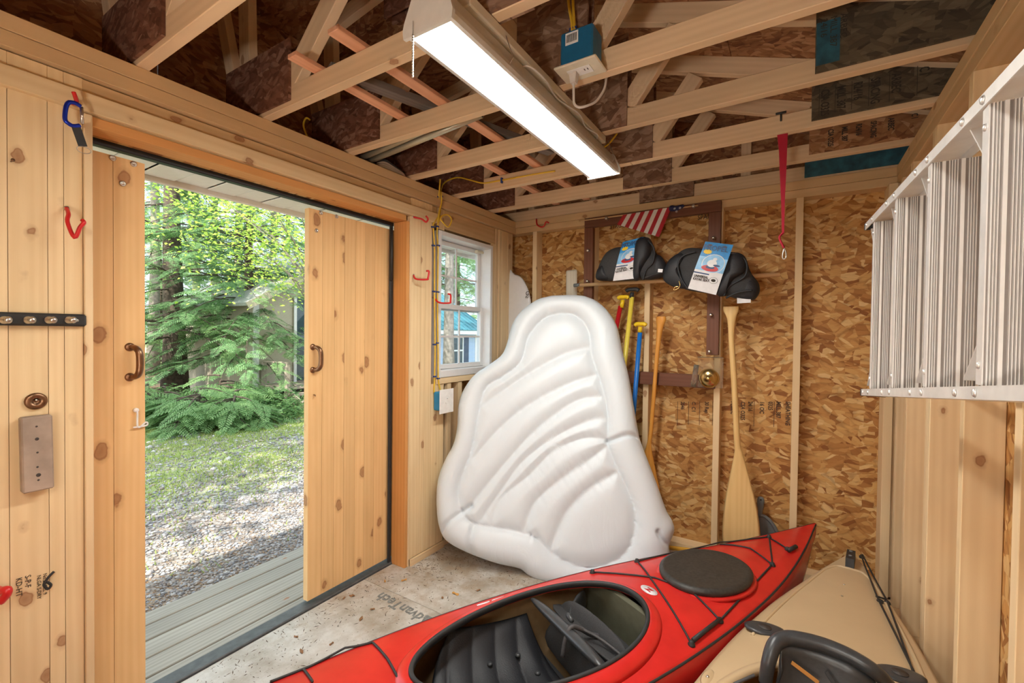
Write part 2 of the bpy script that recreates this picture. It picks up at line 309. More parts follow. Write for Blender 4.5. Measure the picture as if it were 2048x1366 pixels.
# ---------------------------------------------------------------- building helpers
WM = {}
def link(o, parent=None, mw=None):
    C.objects.link(o); mw = mw if mw is not None else Matrix.Identity(4)
    WM[o.name] = mw
    if parent is not None:
        o.parent = parent; o.matrix_basis = WM[parent.name].inverted() @ mw
    else: o.matrix_basis = mw
    return o
def tag(o, label=None, cat=None, group=None, kind=None):
    for k, v in (('label', label), ('category', cat), ('group', group), ('kind', kind)):
        if v: o[k] = v
    return o
def empty(name, loc=(0, 0, 0), label=None, cat=None, group=None, kind=None):
    o = bpy.data.objects.new(name, None); o.empty_display_size = .05
    return tag(link(o, None, Matrix.Translation(loc)), label, cat, group, kind)
def mesh_obj(name, verts, faces, mat, parent=None, mw=None, smooth=False, world=True):
    """verts in world space (or local to mw when given)"""
    me = bpy.data.meshes.new(name); me.from_pydata([tuple(v) for v in verts], [], [tuple(f) for f in faces])
    if mat is not None:
        for m_ in (mat if isinstance(mat, (list, tuple)) else [mat]): me.materials.append(m_)
    if smooth: me.polygons.foreach_set('use_smooth', [True]*len(me.polygons))
    me.update()
    if mw is None:
        vs_ = [Vector(v) for v in verts]; c = sum(vs_, Vector())/max(1, len(vs_))
        for v in me.vertices: v.co -= c
        mw = Matrix.Translation(c)
    return link(bpy.data.objects.new(name, me), parent, mw)
_cache = {}
def box_mesh(sx, sy, sz, bev, mat, name):
    k = (round(sx, 4), round(sy, 4), round(sz, 4), round(bev, 4), mat.name)
    if k in _cache: return _cache[k]
    bm = bmesh.new(); bmesh.ops.create_cube(bm, size=1); bmesh.ops.scale(bm, vec=(sx, sy, sz), verts=bm.verts)
    if bev > 0: bmesh.ops.bevel(bm, geom=bm.edges[:], offset=min(bev, sx*.45, sy*.45, sz*.45), segments=1, affect='EDGES')
    me = bpy.data.meshes.new(name); bm.to_mesh(me); bm.free(); me.materials.append(mat); _cache[k] = me; return me
def frame_m(o, x, y):
    x = Vector(x).normalized(); y = Vector(y); y = (y - x*y.dot(x)).normalized(); z = x.cross(y)
    return Matrix(((x.x, y.x, z.x, o[0]), (x.y, y.y, z.y, o[1]), (x.z, y.z, z.z, o[2]), (0, 0, 0, 1)))
def board(name, p0, p1, wdt, thk, wdir, mat, parent=None, bev=.0025):
    """a board whose length runs p0-p1 (local X) and whose width lies along wdir (local Y)"""
    p0, p1 = Vector(p0), Vector(p1); L_ = (p1-p0).length
    me = box_mesh(L_, wdt, thk, bev, mat, name)
    return link(bpy.data.objects.new(name, me), parent, frame_m((p0+p1)/2, p1-p0, wdir))
def abox(name, lo, hi, mat, parent=None, axis='X', bev=.002):
    """axis-aligned box lo-hi, its grain along the given axis"""
    lo, hi = Vector(lo), Vector(hi); c = (lo+hi)/2; s = hi-lo
    i = 'XYZ'.index(axis); rest = [j for j in range(3) if j != i]; rest.sort(key=lambda j: -s[j])
    E = [Vector((1, 0, 0)), Vector((0, 1, 0)), Vector((0, 0, 1))]
    p0 = c - E[i]*s[i]/2; p1 = c + E[i]*s[i]/2
    return board(name, p0, p1, s[rest[0]], s[rest[1]], E[rest[0]], mat, parent, bev)
def tube_data(pts, r, n=8, closed=False, cap=True):
    pts = [Vector(p) for p in pts]; rs = r if isinstance(r, (list, tuple)) else [r]*len(pts)
    V = []; F = []; N_ = len(pts)
    t = (pts[1]-pts[0]).normalized(); ref = Vector((0, 0, 1)) if abs(t.z) < .9 else Vector((1, 0, 0)); u = (ref - t*ref.dot(t)).normalized()
    for i, p in enumerate(pts):
        a = pts[(i-1) % N_] if (closed or i > 0) else p; b = pts[(i+1) % N_] if (closed or i < N_-1) else p
        t = (b-a); t = t.normalized() if t.length > 1e-9 else Vector((0, 0, 1))
        u = u - t*u.dot(t); u = u.normalized() if u.length > 1e-6 else t.orthogonal().normalized(); v = t.cross(u)
        for k in range(n):
            an = 2*PI*k/n; V.append(p + (u*math.cos(an)+v*math.sin(an))*rs[i])
    for i in range(N_ if closed else N_-1):
        j = (i+1) % N_
        for k in range(n): F.append((i*n+k, i*n+(k+1) % n, j*n+(k+1) % n, j*n+k))
    if cap and not closed: F.append(tuple(range(n-1, -1, -1))); F.append(tuple((N_-1)*n+k for k in range(n)))
    return V, F
def tube(name, pts, r, mat, parent=None, n=8, closed=False):
    V, F = tube_data(pts, r, n, closed); return mesh_obj(name, V, F, mat, parent, smooth=True)
def smooth_path(pts, k=6, closed=False):
    P = [Vector(p) for p in pts]; n = len(P); out = []
    for i in range(n if closed else n-1):
        g = lambda j: P[j % n] if closed else P[max(0, min(n-1, j))]
        a, b, c, d = g(i-1), g(i), g(i+1), g(i+2)
        for q in range(k):
            t = q/k; out.append(.5*((2*b)+(c-a)*t+(2*a-5*b+4*c-d)*t*t+(3*b-a-3*c+d)*t**3))
    if not closed: out.append(P[-1])
    return out
def lathe(name, c, axis, prof, mat, parent=None, n=24):
    """prof: list of (radius, height along axis)"""
    ax = Vector(axis).normalized(); u = ax.orthogonal().normalized(); v = ax.cross(u); c = Vector(c); V = []; F = []
    for r, h in prof:
        for k in range(n):
            a = 2*PI*k/n; V.append(c + ax*h + (u*math.cos(a)+v*math.sin(a))*r)
    for i in range(len(prof)-1):
        for k in range(n): F.append((i*n+k, i*n+(k+1) % n, (i+1)*n+(k+1) % n, (i+1)*n+k))
    F.append(tuple(range(n-1, -1, -1))); F.append(tuple((len(prof)-1)*n+k for k in range(n)))
    return mesh_obj(name, V, F, mat, parent, smooth=True)
def prism(name, poly, depth, org, x, y, mat, parent=None, bev=0):
    """polygon (u,v) in the plane org + u*x + v*y, extruded by depth along x cross y; local frame kept for textures"""
    mw = frame_m(org, x, y); n = len(poly); V = [(p[0], p[1], 0) for p in poly]+[(p[0], p[1], depth) for p in poly]
    F = [tuple(range(n-1, -1, -1)), tuple(range(n, 2*n))]+[(i, (i+1) % n, n+(i+1) % n, n+i) for i in range(n)]
    o = mesh_obj(name, V, F, mat, parent, mw=mw)
    return o
def pillow(name, poly, thick, org, x, y, mat, parent=None, rings=10, back=.5, ridge=None, k=4, power=2.2, bend=0):
    """soft padded shape: smooth outline, rounded edge, optional ridge(u,v)->height factor; front bulges along x cross y"""
    P = smooth_path([Vector((p[0], p[1], 0)) for p in poly], k, True); n = len(P)
    c = sum(P, Vector())/n; V = []; F = []
    def h(t): return (1-t**power)**(1/power)
    for side, sc in ((0, 1.0), (1, -back)):
        for i in range(rings, -1, -1) if side == 0 else range(1, rings):
            t = i/rings if side == 0 else 1-(i/rings)
            tt = math.sin(t*PI/2) if True else t
            if i == 0 and side == 0: pass
            for q in P:
                p = c + (q-c)*max(tt, .001); z = thick*h(min(1, tt))*sc
                if side == 0 and ridge: z *= ridge(p.x, p.y)
                z += bend*(p.x-c.x)**2
                V.append((p.x, p.y, z))
    # order: front rings outer->inner, then back rings inner side handled below
    front = list(range(0, rings+1)); nb = rings-1
    for i in range(rings):
        for j in range(n): F.append((i*n+j, i*n+(j+1) % n, (i+1)*n+(j+1) % n, (i+1)*n+j))
    F.append(tuple(rings*n+j for j in range(n)))
    base = (rings+1)*n
    for j in range(n): F.append((j, base+j, base+(j+1) % n, (j+1) % n))
    for i in range(nb-1):
        for j in range(n): F.append((base+i*n+j, base+(i+1)*n+j, base+(i+1)*n+(j+1) % n, base+i*n+(j+1) % n))
    F.append(tuple(base+(nb-1)*n+j for j in range(n-1, -1, -1)))
    return mesh_obj(name, V, F, mat, parent, mw=frame_m(org, x, y), smooth=True)
def text(name, s, size, org, x, y, mat, parent=None, align='LEFT', ext=.0004, sx=1.0, bold=0):
    cu = bpy.data.curves.new(name, 'FONT'); cu.body = s; cu.size = size; cu.extrude = ext; cu.align_x = align; cu.offset = bold; cu.resolution_u = 2
    o = bpy.data.objects.new(name, cu); C.objects.link(o); dg = bpy.context.evaluated_depsgraph_get()
    me = bpy.data.meshes.new_from_object(o.evaluated_get(dg)); bpy.data.objects.remove(o); bpy.data.curves.remove(cu)
    for v in me.vertices: v.co.x *= sx
    me.materials.clear(); me.materials.append(mat); me.name = name
    return link(bpy.data.objects.new(name, me), parent, frame_m(org, x, y))
def copy_tree(o, mw, parent=None):
    c = o.copy(); C.objects.link(c); old = WM[o.name]; WM[c.name] = mw
    if parent is not None: c.parent = parent; c.matrix_basis = WM[parent.name].inverted() @ mw
    else: c.matrix_basis = mw
    for ch in [x for x in o.children]: copy_tree(ch, mw @ old.inverted() @ WM[ch.name], c)
    return c
X, Y, Z = Vector((1, 0, 0)), Vector((0, 1, 0)), Vector((0, 0, 1))
XL, YB, XR = -2.10, 3.34, .475
ZP0, ZP1 = 2.395, 2.50
YF = -1.6            # wall behind the camera

# ---------------------------------------------------------------- floor
floor = empty('floor', (-.8, .9, 0), 'worn grey strand board subfloor of the shed', kind='structure')
for i, (y0, y1) in enumerate(((YF-.1, .62), (.622, 1.84), (1.842, YB+.1))):
    abox('floor_panel', (-2.215, y0, -.03), (-.82, y1, 0), M['floor'], floor, 'Y', .001)
    abox('floor_panel', (-.818, y0, -.03), (XR+.1, y1, 0), M['floor'], floor, 'Y', .001)
abox('floor_joist', (-2.22, YF-.1, -.2), (XR+.1, YB+.1, -.031), M['stud'], floor, 'Y', .001)
_p = at(868, 1240, 'Z', .001); _q = at(757, 1180, 'Z', .001)
text('floor_print', 'AdvanTech', .098, _p, (_q-_p), -(_q-_p).cross(Z), M['print'], floor, sx=.95, bold=.002)
_p2 = at(905, 1262, 'Z', .001); board('floor_print_bar', _p2+(_q-_p).normalized()*.02, _p2+(_q-_p).normalized()*.2, .03, .0006, (_q-_p).cross(Z), M['print'], floor, 0)
# ---------------------------------------------------------------- left wall
wl_ = empty('wall_left', (XL, 1.5, 0), 'left wall of pine planks with the sliding doorway and window', kind='structure')
def plank_z(y0, y1, z0, z1, mat=None, x=-2.11, t=.02, parent=None, nm='plank'):
    w_, L_ = y1-y0-.0016, z1-z0; m_ = mat or M['plank']; key = ('plank', round(w_, 4), round(L_, 3), round(t, 3), m_.name)
    if key not in _cache:
        g_ = .0045; b_ = .014
        pr = [(-w_/2, -t/2), (w_/2, -t/2), (w_/2, t/2-g_), (w_/2-g_*.7, t/2)]
        if w_ > .06: pr += [(w_/2-b_, t/2), (w_/2-b_-.0015, t/2-.003), (w_/2-b_-.003, t/2)]
        if w_ > .11: pr += [(.004, t/2), (.002, t/2-.003), (0, t/2)]
        pr += [(-w_/2+g_*.7, t/2), (-w_/2, t/2-g_)]
        n_ = len(pr); V = [(-L_/2, a, b) for a, b in pr]+[(L_/2, a, b) for a, b in pr]
        F = [tuple(range(n_-1, -1, -1)), tuple(range(n_, 2*n_))]+[(i, (i+1) % n_, n_+(i+1) % n_, n_+i) for i in range(n_)]
        me = bpy.data.meshes.new(nm); me.from_pydata(V, [], F); me.materials.append(m_); _cache[key] = me
    return link(bpy.data.objects.new(nm, _cache[key]), parent or wl_, frame_m((x-t/2, (y0+y1)/2, (z0+z1)/2), Z, X.cross(Z)*-1 if False else Y))
ys = [YF, -1.45, -1.31, -1.17, -1.03, -.89, -.75, -.61, -.47, -.33, -.19, -.05, .09, .22, .351, .441, .480, .528]
for a, b in zip(ys, ys[1:]): plank_z(a, b, .0, 2.39)
abox('corner_trim', (-2.13, .529, 0), (-2.098, .552, 2.27), M['stud'], wl_, 'Z')
abox('door_jamb', (-2.225, .533, 0), (-2.131, .553, 2.26), M['casing'], wl_, 'Z')
# opening y .553-2.065, z 0-2.235
abox('door_jamb', (-2.225, 2.066, 0), (-2.105, 2.09, 2.235), M['casing'], wl_, 'Z')
abox('corner_trim', (-2.13, 2.091, 0), (-2.10, 2.102, 2.27), M['stud'], wl_, 'Z')
for a, b in zip([2.102, 2.192, 2.235, 2.298, 2.36], [2.192, 2.235, 2.298, 2.36, 2.43]):
    plank_z(a, b, .045, 2.39 if b < 2.36 else 1.17, x=-2.102)
plank_z(2.36, 2.43, 2.245, 2.39, x=-2.108); 
abox('baseboard_strip', (-2.10, 2.105, 0), (-2.085, 2.43, .045), M['stud'], wl_, 'Y')
abox('door_header', (-2.20, .553, 2.235), (-2.108, 2.066, 2.27), M['casing'], wl_, 'Y')
abox('header_board', (-2.205, .2, 2.272), (-2.112, 2.35, 2.39), M['beam'], wl_, 'Y')
abox('ledger', (-2.111, YF, 2.275), (-2.088, 2.34, 2.34), M['plank'], wl_, 'Y')
abox('top_plate', (-2.19, YF, ZP0), (-2.085, YB+.1, ZP0+.05), M['beam'], wl_, 'Y')
abox('top_plate', (-2.19, YF, ZP0+.052), (-2.085, YB+.1, ZP1), M['beam'], wl_, 'Y')
abox('window_header', (-2.19, 2.36, 2.26), (-2.115, 3.12, 2.393), M['beam'], wl_, 'Y')
for a, b in ((3.03, 3.072), (3.074, 3.116)): abox('jack_stud', (-2.20, a, 1.0 if a > 9 else 0), (-2.112, b, 2.26 if b < 3.1 else 2.393), M['stud'], wl_, 'Z')
for a, b in ((3.12, 3.162), (3.164, 3.25), (3.252, 3.33)): abox('corner_stud', (-2.20, a, 0), (-2.105, b, 2.393), M['stud'], wl_, 'Z')
abox('window_sill_plate', (-2.20, 2.345, 1.165), (-2.095, 3.03, 1.205), M['stud'], wl_, 'Y')
for a in (2.475, 2.60, 2.99): abox('cripple_stud', (-2.20, a, .045), (-2.105, a+.042, 1.163), M['stud'], wl_, 'Z')
abox('bottom_plate', (-2.20, 2.43, 0), (-2.10, YB, .043), M['stud'], wl_, 'Y')
sheath = empty('sheath', (0, 0, 0)) if False else None
for lo, hi in (((-2.222, YF-.1, -.03), (-2.20, .53, 2.75)), ((-2.222, .53, 2.235), (-2.20, 2.09, 2.42)), ((-2.222, 2.09, -.03), (-2.20, 2.365, 2.42)),
               ((-2.222, 2.365, -.03), (-2.20, 3.02, 1.2)), ((-2.222, 2.365, 2.24), (-2.20, 3.02, 2.42)), ((-2.222, 3.02, -.03), (-2.20, YB+.12, 2.42))):
    hi = (hi[0], hi[1], min(hi[2], 2.42)); abox('sheathing_panel', lo, hi, M['osb'], wl_, 'Z' if hi[2]-lo[2] > hi[1]-lo[1] else 'Y', 0)
# outer trim, sill, track, weather strips
abox('threshold', (-2.30, .35, -.035), (-2.218, 2.12, .012), M['sill'], wl_, 'Y', .004)
abox('door_track', (-2.262, -.9, 2.213), (-2.224, 2.07, 2.248), M['black_metal'], wl_, 'Y', .004)
abox('weather_strip', (-2.24, 2.040, 0.01), (-2.226, 2.066, 2.213), M['black'], wl_, 'Z', .004)
tube('track_cable', [at(783, 455, 'X', -2.215), at(783, 560, 'X', -2.215)], .009, M['black'], wl_)
# stamps on the low left plank
text('stamp', 'S-P-F\nKD-HT', .020, at(50, 1152, 'X', -2.1085), -Z, Y, M['ink'], wl_); text('stamp', 'No.2 MILL 9\nNLGA S-DRY', .014, at(86, 1148, 'X', -2.1085), -Z, Y, M['ink'], wl_)
# sliding doors
def slide_door(nm, y0, edges, y1, lab):
    d = empty(nm, (-2.27, (y0+y1)/2, .03), lab, kind='structure')
    for a, b in zip([y0]+edges, edges+[y1]): plank_z(a, b, .032, 2.195, M['door'], x=-2.25, t=.042, parent=d)
    return d
ed1 = [.651-.14*i for i in range(9, -1, -1)]
d1 = slide_door('door_1', -.75, ed1, .752, 'left sliding plank door pushed mostly behind the wall')
ed2 = [at(p, 800, 'X', -2.25).y for p in (644, 668, 688, 710, 729, 748)]
ed2 += [ed2[-1]+.105*i for i in (1, 2)]
d2 = slide_door('door_2', at(616, 800, 'X', -2.25).y, ed2, ed2[-1]+.1, 'right sliding plank door half open with knotty boards')
for d, pts in ((d1, ((225, 316), (267, 328), (245, 367))), (d2, ((642, 426), (673, 433), (633, 461), (623, 461)))):
    for px, py in pts[:3]:
        p = at(px, py, 'X', -2.248); lathe('bolt', p, X, [(.011, 0), (.011, .002), (.007, .004), (.006, .003)], M['steel'], d, 12)
def pull_handle(d, px, y0, y1, x):
    a, b = at(px, y0, 'X', x), at(px, y1, 'X', x); h = a.z-b.z; yy = a.y
    R = empty('x') if False else None
    P = smooth_path([(x+.002, yy, a.z), (x+.03, yy+.006, a.z-.004), (x+.045, yy+.012, a.z-h*.18), (x+.047, yy+.014, a.z-h*.5), (x+.045, yy+.012, b.z+h*.18), (x+.03, yy+.006, b.z+.004), (x+.002, yy, b.z)], 5)
    g = tube('handle', P, [.010+.003*math.sin(PI*i/(len(P)-1)) for i in range(len(P))], M['bronze'], d, 10)
    for z in (a.z, b.z): lathe('handle_plate', (x, yy-.004, z), X, [(.017, 0), (.017, .002), (.012, .006), (.004, .008)], M['bronze'], g, 16)
pull_handle(d1, 262, 694, 754, -2.25); pull_handle(d2, 627, 694, 740, -2.25)
p = at(271, 820, 'X', -2.25); q = at(277, 850, 'X', -2.25)
hk = tube('hook_latch', smooth_path([p, (p.x+.012, p.y+.002, p.z-.01), (p.x+.012, p.y+.004, p.z-.07), (p.x+.014, q.y+.02, q.z+.01), (p.x+.012, q.y+.022, q.z-.004), (p.x+.01, q.y-.02, q.z-.006)], 5), .0035, M['white'], d1)
lathe('latch_eye', p, X, [(.009, 0), (.009, .01), (.005, .013)], M['white'], hk, 12)
p = at(627, 790, 'X', -2.25); tube('latch_eye', [p, p+Vector((.015, 0, 0)), p+Vector((.017, 0, -.006))], .003, M['bronze'], d2)
# ---------------------------------------------------------------- window
win = empty('window_1', (-2.16, 2.69, 1.2), 'white double hung window of eight panes in left wall', kind='structure')
WY0, WY1, WZ0, WZ1 = 2.362, 3.02, 1.208, 2.238
def ring(nm, y0, y1, z0, z1, w_, x0, x1, mat, parent, wb=None):
    wb = wb or w_
    a = abox(nm, (x0, y0, z0), (x1, y0+w_, z1), mat, parent, 'Z', .003)
    abox(nm, (x0, y1-w_, z0), (x1, y1, z1), mat, parent, 'Z', .003)
    abox(nm, (x0, y0+w_, z0), (x1, y1-w_, z0+wb), mat, parent, 'Y', .003)
    abox(nm, (x0, y0+w_, z1-w_), (x1, y1-w_, z1), mat, parent, 'Y', .003)
ring('window_frame', WY0, WY1, WZ0, WZ1, .032, -2.232, -2.098, M['white_vinyl'], win, .05)
zm = 1.70
for z0, z1, x in ((zm-.01, WZ1-.034, -2.215), (WZ0+.052, zm+.035, -2.18)):
    y0, y1 = WY0+.034, WY1-.034
    ring('sash_rail', y0, y1, z0, z1, .034, x-.014, x+.014, M['white_vinyl'], win)
    ym = (y0+y1)/2; zc = (z0+z1)/2
    abox('muntin', (x-.006, ym-.007, z0+.034), (x+.006, ym+.007, z1-.034), M['white_vinyl'], win, 'Z', .001)
    abox('muntin', (x-.0055, y0+.034, zc-.007), (x+.0055, ym-.007, zc+.007), M['white_vinyl'], win, 'Y', .001)
    abox('muntin', (x-.0055, ym+.007, zc-.007), (x+.0055, y1-.034, zc+.007), M['white_vinyl'], win, 'Y', .001)
    for a, b in ((y0+.034, ym-.007), (ym+.007, y1-.034)):
        for c_, d_ in ((z0+.034, zc-.007), (zc+.007, z1-.034)):
            abox('pane', (x-.0015, a, c_), (x+.0015, b, d_), M['glass'], win, 'Y', 0)
abox('sash_lock', (-2.17, 2.86, 2.165), (-2.135, 2.95, 2.185), M['plate'], win, 'Y', .006)
# ---------------------------------------------------------------- back wall
wb_ = empty('wall_back', (-.8, YB+.1, 0), 'back wall of exposed studs and strand board sheathing', kind='structure')
def osb_back(x0, x1, z0, z1, mat=None, y=YB+.1): return board('sheathing_panel', (x0, y+.006, (z0+z1)/2), (x1, y+.006, (z0+z1)/2), z1-z0, .012, Z, mat or M['osb'], wb_, 0)
osb_back(-2.2, -.43, 1.2302, 2.44); osb_back(-2.2, -.43, 0, 1.2298); osb_back(-.4296, .58, 1.2302, 2.44); osb_back(-.4296, .58, 0, 1.2298)
for nm_, lo_, hi_ in (('siding_panel', (-2.23, YB+.114, -.1), (.6, YB+.126, 2.44)),): abox(nm_, lo_, hi_, M['siding_t'], wb_, 'Z', 0)
for x in (-1.91, -1.39, -.951, -.467, -.01):
    abox('stud', (x, YB, .045), (x+.040, YB+.099, ZP0), M['stud'], wb_, 'Z')
abox('corner_stud', (.432, YB-.055, .045), (.474, YB+.099, ZP0), M['stud'], wb_, 'Z')
abox('corner_stud', (.475, YB-.04, .045), (.515, YB+.099, ZP0), M['stud'], wb_, 'Z')
abox('bottom_plate', (-2.08, YB, 0), (.43, YB+.099, .043), M['stud'], wb_, 'X')
abox('top_plate', (-2.083, YB, ZP0), (XR+.1, YB+.099, ZP0+.05), M['beam'], wb_, 'X')
abox('top_plate', (-2.083, YB-.004, ZP0+.052), (XR+.1, YB+.099, ZP1), M['beam'], wb_, 'X')
for px, s_, w_ in ((1362, '2046', 0), (1384, 'C  C I', 0), (1410, '30 Rep', 0), (1462, 'ARBEC', 0), (1482, 'CSA O325', 0), (1497, '24/16', 0), (1520, '16 OC', 0), (1537, '0325', 0), (1553, 'MILL 387', 0), (1572, 'SHEATHING', 0)):
    text('stamp', s_, .036, at(px, 806, 'Y', YB+.099)+Vector((0, 0, .01)), -Z, X, M['ink_soft'], wb_, sx=.8, bold=.0012)
for px in (1355, 1377, 1399, 1425, 1472, 1508, 1548, 1585): 
    p = at(px, 803, 'Y', YB+.0985); abox('stamp_line', (p.x, p.y, p.z-.17), (p.x+.003, p.y+.001, p.z), M['ink_soft'], wb_, 'Z', 0)
for px, s_ in ((1220, 'STRUCT'), (1255, 'OC 24/16'), (1395, 'SPAN'), (1475, 'SIZED FOR'), (1530, 'SPACING'), (1560, 'MILL 387')):
    text('stamp', s_, .05, at(px, 458 if px < 1300 else (440 if px < 1450 else 402), 'Y', YB+.099), X, Z, M['ink'], wb_, sx=.8)
# ---------------------------------------------------------------- right wall
wr_ = empty('wall_right', (XR+.1, 1, 0), 'right wall of exposed studs and strand board sheathing', kind='structure')
for y0, y1 in ((YF, -.3), (-.297, .92), (.923, 2.14), (2.143, YB+.1)):
    for z0, z1 in ((0, 1.2298), (1.2302, 2.44)):
        board('sheathing_panel', (XR+.106, (y0+y1)/2, z0), (XR+.106, (y0+y1)/2, z1), y1-y0, .012, Y, M['osb'], wr_, 0)
for y in (2.935, 2.90-.42, 2.045, 1.60, 1.16, .72, .28, -.16, -.6, -1.04, -1.48):
    abox('stud', (XR, y, .045), (XR+.099, y+.042, ZP0), M['stud'], wr_, 'Z')
abox('stud', (XR+.001, 2.525, .045), (XR+.099, 2.56, ZP0), M['stud'], wr_, 'Z')
abox('stud', (XR+.001, 3.19, .045), (XR+.099, 3.232, ZP0), M['stud'], wr_, 'Z')
abox('siding_panel', (XR+.113, YF-.1, -.1), (XR+.125, YB+.11, 2.44), M['siding_t'], wr_, 'Z', 0)
abox('bottom_plate', (XR, YF, 0), (XR+.099, YB-.06, .043), M['stud'], wr_, 'Y')
abox('top_plate', (XR, YF, ZP0), (XR+.099, YB-.001, ZP0+.05), M['beam'], wr_, 'Y')
abox('top_plate', (XR-.004, YF, ZP0+.052), (XR+.099, YB-.005, ZP1), M['beam'], wr_, 'Y')
# wall behind the camera
wf_ = empty('wall_front', (-.8, YF, 0), 'strand board wall behind', kind='structure')
board('sheathing_panel', (-2.2, YF-.02, 1.6), (.58, YF-.02, 1.6), 3.3, .012, Z, M['osb'], wf_, 0)
# ---------------------------------------------------------------- roof: sheathing and trusses
RX, RZ = -1.6, 3.385          # ridge line (top of rafters)
def roof_z(x): return RZ-.345*(x-RX) if x > RX else RZ-.13*(RX-x)
ceil = empty('ceiling', (RX, 1, RZ), 'dark strand board roof sheathing above the trusses', kind='structure')
YS = [YF-.2, -.3, .9, 2.1, YB+.35]
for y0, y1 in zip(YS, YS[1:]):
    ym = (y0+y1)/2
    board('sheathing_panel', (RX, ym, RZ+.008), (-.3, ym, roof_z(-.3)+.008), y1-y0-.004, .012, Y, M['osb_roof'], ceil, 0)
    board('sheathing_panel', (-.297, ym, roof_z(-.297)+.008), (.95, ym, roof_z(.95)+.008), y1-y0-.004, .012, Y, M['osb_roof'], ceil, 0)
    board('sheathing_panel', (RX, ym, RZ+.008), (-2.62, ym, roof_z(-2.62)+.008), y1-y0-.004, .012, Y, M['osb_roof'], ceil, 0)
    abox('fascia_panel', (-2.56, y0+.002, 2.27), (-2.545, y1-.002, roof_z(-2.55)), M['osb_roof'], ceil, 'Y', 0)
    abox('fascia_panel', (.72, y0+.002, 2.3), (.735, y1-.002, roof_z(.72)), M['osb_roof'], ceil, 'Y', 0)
    abox('soffit_board', (.58, y0, 2.3), (.72, y1, 2.31), M['soffit'], ceil, 'Y', 0)
abox('roofing', (-2.6, YF-.2, roof_z(-2.6)+.02), (-2.59, YF, roof_z(-2.6)+.03), M['shingle'], ceil, 'Y', 0)
for xa, xb in ((RX-.01, .97), (RX+.01, -2.64)): board('roofing', (xa, .9, roof_z(xa)+.028), (xb, .9, roof_z(xb)+.028), 5.6, .02, Y, M['shingle'], ceil, 0)
gable = [(-2.56, 2.42), (.73, 2.42), (.73, roof_z(.73)), (RX, RZ), (-2.56, roof_z(-2.56))]
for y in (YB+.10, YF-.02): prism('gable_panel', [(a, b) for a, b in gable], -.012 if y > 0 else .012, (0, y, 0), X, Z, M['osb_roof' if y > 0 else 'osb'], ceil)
for i, y0 in enumerate(np.arange(YF-.2, YB+.3, .14)):
    abox('soffit_strip', (-2.62, y0+.002, 2.262-.004*(i % 2)), (-2.224, y0+.136, 2.27-.004*(i % 2)), M['soffit'], ceil, 'X', .004)
abox('soffit_backer', (-2.62, YF-.2, 2.274), (-2.224, YB+.3, 2.28), M['black'], ceil, 'X', 0)
abox('fascia_trim', (-2.65, YF-.2, 2.235), (-2.622, YB+.3, 2.46), M['soffit'], ceil, 'Y', .004)
abox('frieze_trim', (-2.245, YF-.2, 2.25), (-2.224, YB+.3, 2.262), M['soffit'], ceil, 'Y', .004)
CH = [2.972, 2.52, 2.076, 1.606, 1.141, .672, .21, -.25, -.71, -1.17]
names = ['at the back wall end', 'that holds the red strap', 'third from the back wall', 'over the lamp, with the blue outlet box', 'over the near end of the lamp',
         'nearest in view, over the doorway', 'above the camera', 'behind the camera', 'second behind the camera', 'last by the front wall']
def truss(i, y):
    t = empty('roof_truss', (-.81, y, ZP1), 'lumber roof truss with strand board gussets '+names[i], 'truss', 'roof trusses')
    th = .042; yc = y+th/2; XC = -.81
    board('bottom_chord', (-2.45, yc, ZP1+.045), (XC-.001, yc, ZP1+.045), .088, th, Z, M['chord'], t)
    board('bottom_chord', (XC+.001, yc, ZP1+.045), (.68, yc, ZP1+.045), .088, th, Z, M['chord'], t)
    dz = .045
    board('rafter', (.85, yc, roof_z(.85)-dz), (RX+.01, yc, RZ-dz), .085, th, Z, M['chord'], t)
    board('rafter', (-2.53, yc, roof_z(-2.53)-dz), (RX-.01, yc, RZ-dz), .085, th, Z, M['chord'], t)
    board('web', (-2.245, yc, 2.60), (-2.27, yc, roof_z(-2.27)-.09), .088, th, X, M['chord'], t)
    board('web', (-1.90, yc, 2.60), (-1.26, yc, 3.17), .10, th, Z, M['chord'], t)
    board('web', (XC-.10, yc, 2.60), (RX+.32, yc, RZ-.25), .085, th, Z, M['chord'], t)
    board('web', (XC+.12, yc, 2.60), (XC+.34, yc, roof_z(XC+.34)-.1), .085, th, X, M['chord'], t)
    board('web', (-2.33, yc, 2.62), (-2.50, yc, 3.14), .07, th, X, M['chord'], t)
    g = .011
    def gus(x0, x1, z0, z1, mat, skew=0, sides=(0, 1)):
        for s in sides:
            yy = y-g-.0005 if s == 0 else y+th+.0005
            prism('gusset_plate', [(0, 0), (x1-x0, 0), (x1-x0, z1-z0-skew*(x1-x0)), (0, z1-z0)], -g, (x0, yy, z0), X, Z, mat, t)
    gus(-2.40, -1.865+.03*(i % 2), ZP1+.022, 2.785, M['gusset'])
    gus(XC-.19, XC+.125, ZP1+.004, 2.93, M['gusset_c'])
    gus(RX-.2, RX+.25, 3.12, 3.27, M['gusset'])
    rx = .045
    gus(rx, .66, ZP1+.026, roof_z(rx)-.03, (M['osb_roof'] if i == 0 else M['gusset_dark']), skew=.345)
    if i == 2:
        text('gusset_stamp', 'ARBEC\nMILL 387\n24/16', .03, (.12, y-g-.0012, 2.72), -Z, X, M['ink'], t)
        board('paint_edge', (.047, y-g-.0012, 2.63), (.12, y-g-.0012, 2.63), .16, .0006, Z, M['blue_osb'], t, 0)
    return t
TR = [truss(i, y) for i, y in enumerate(CH)]
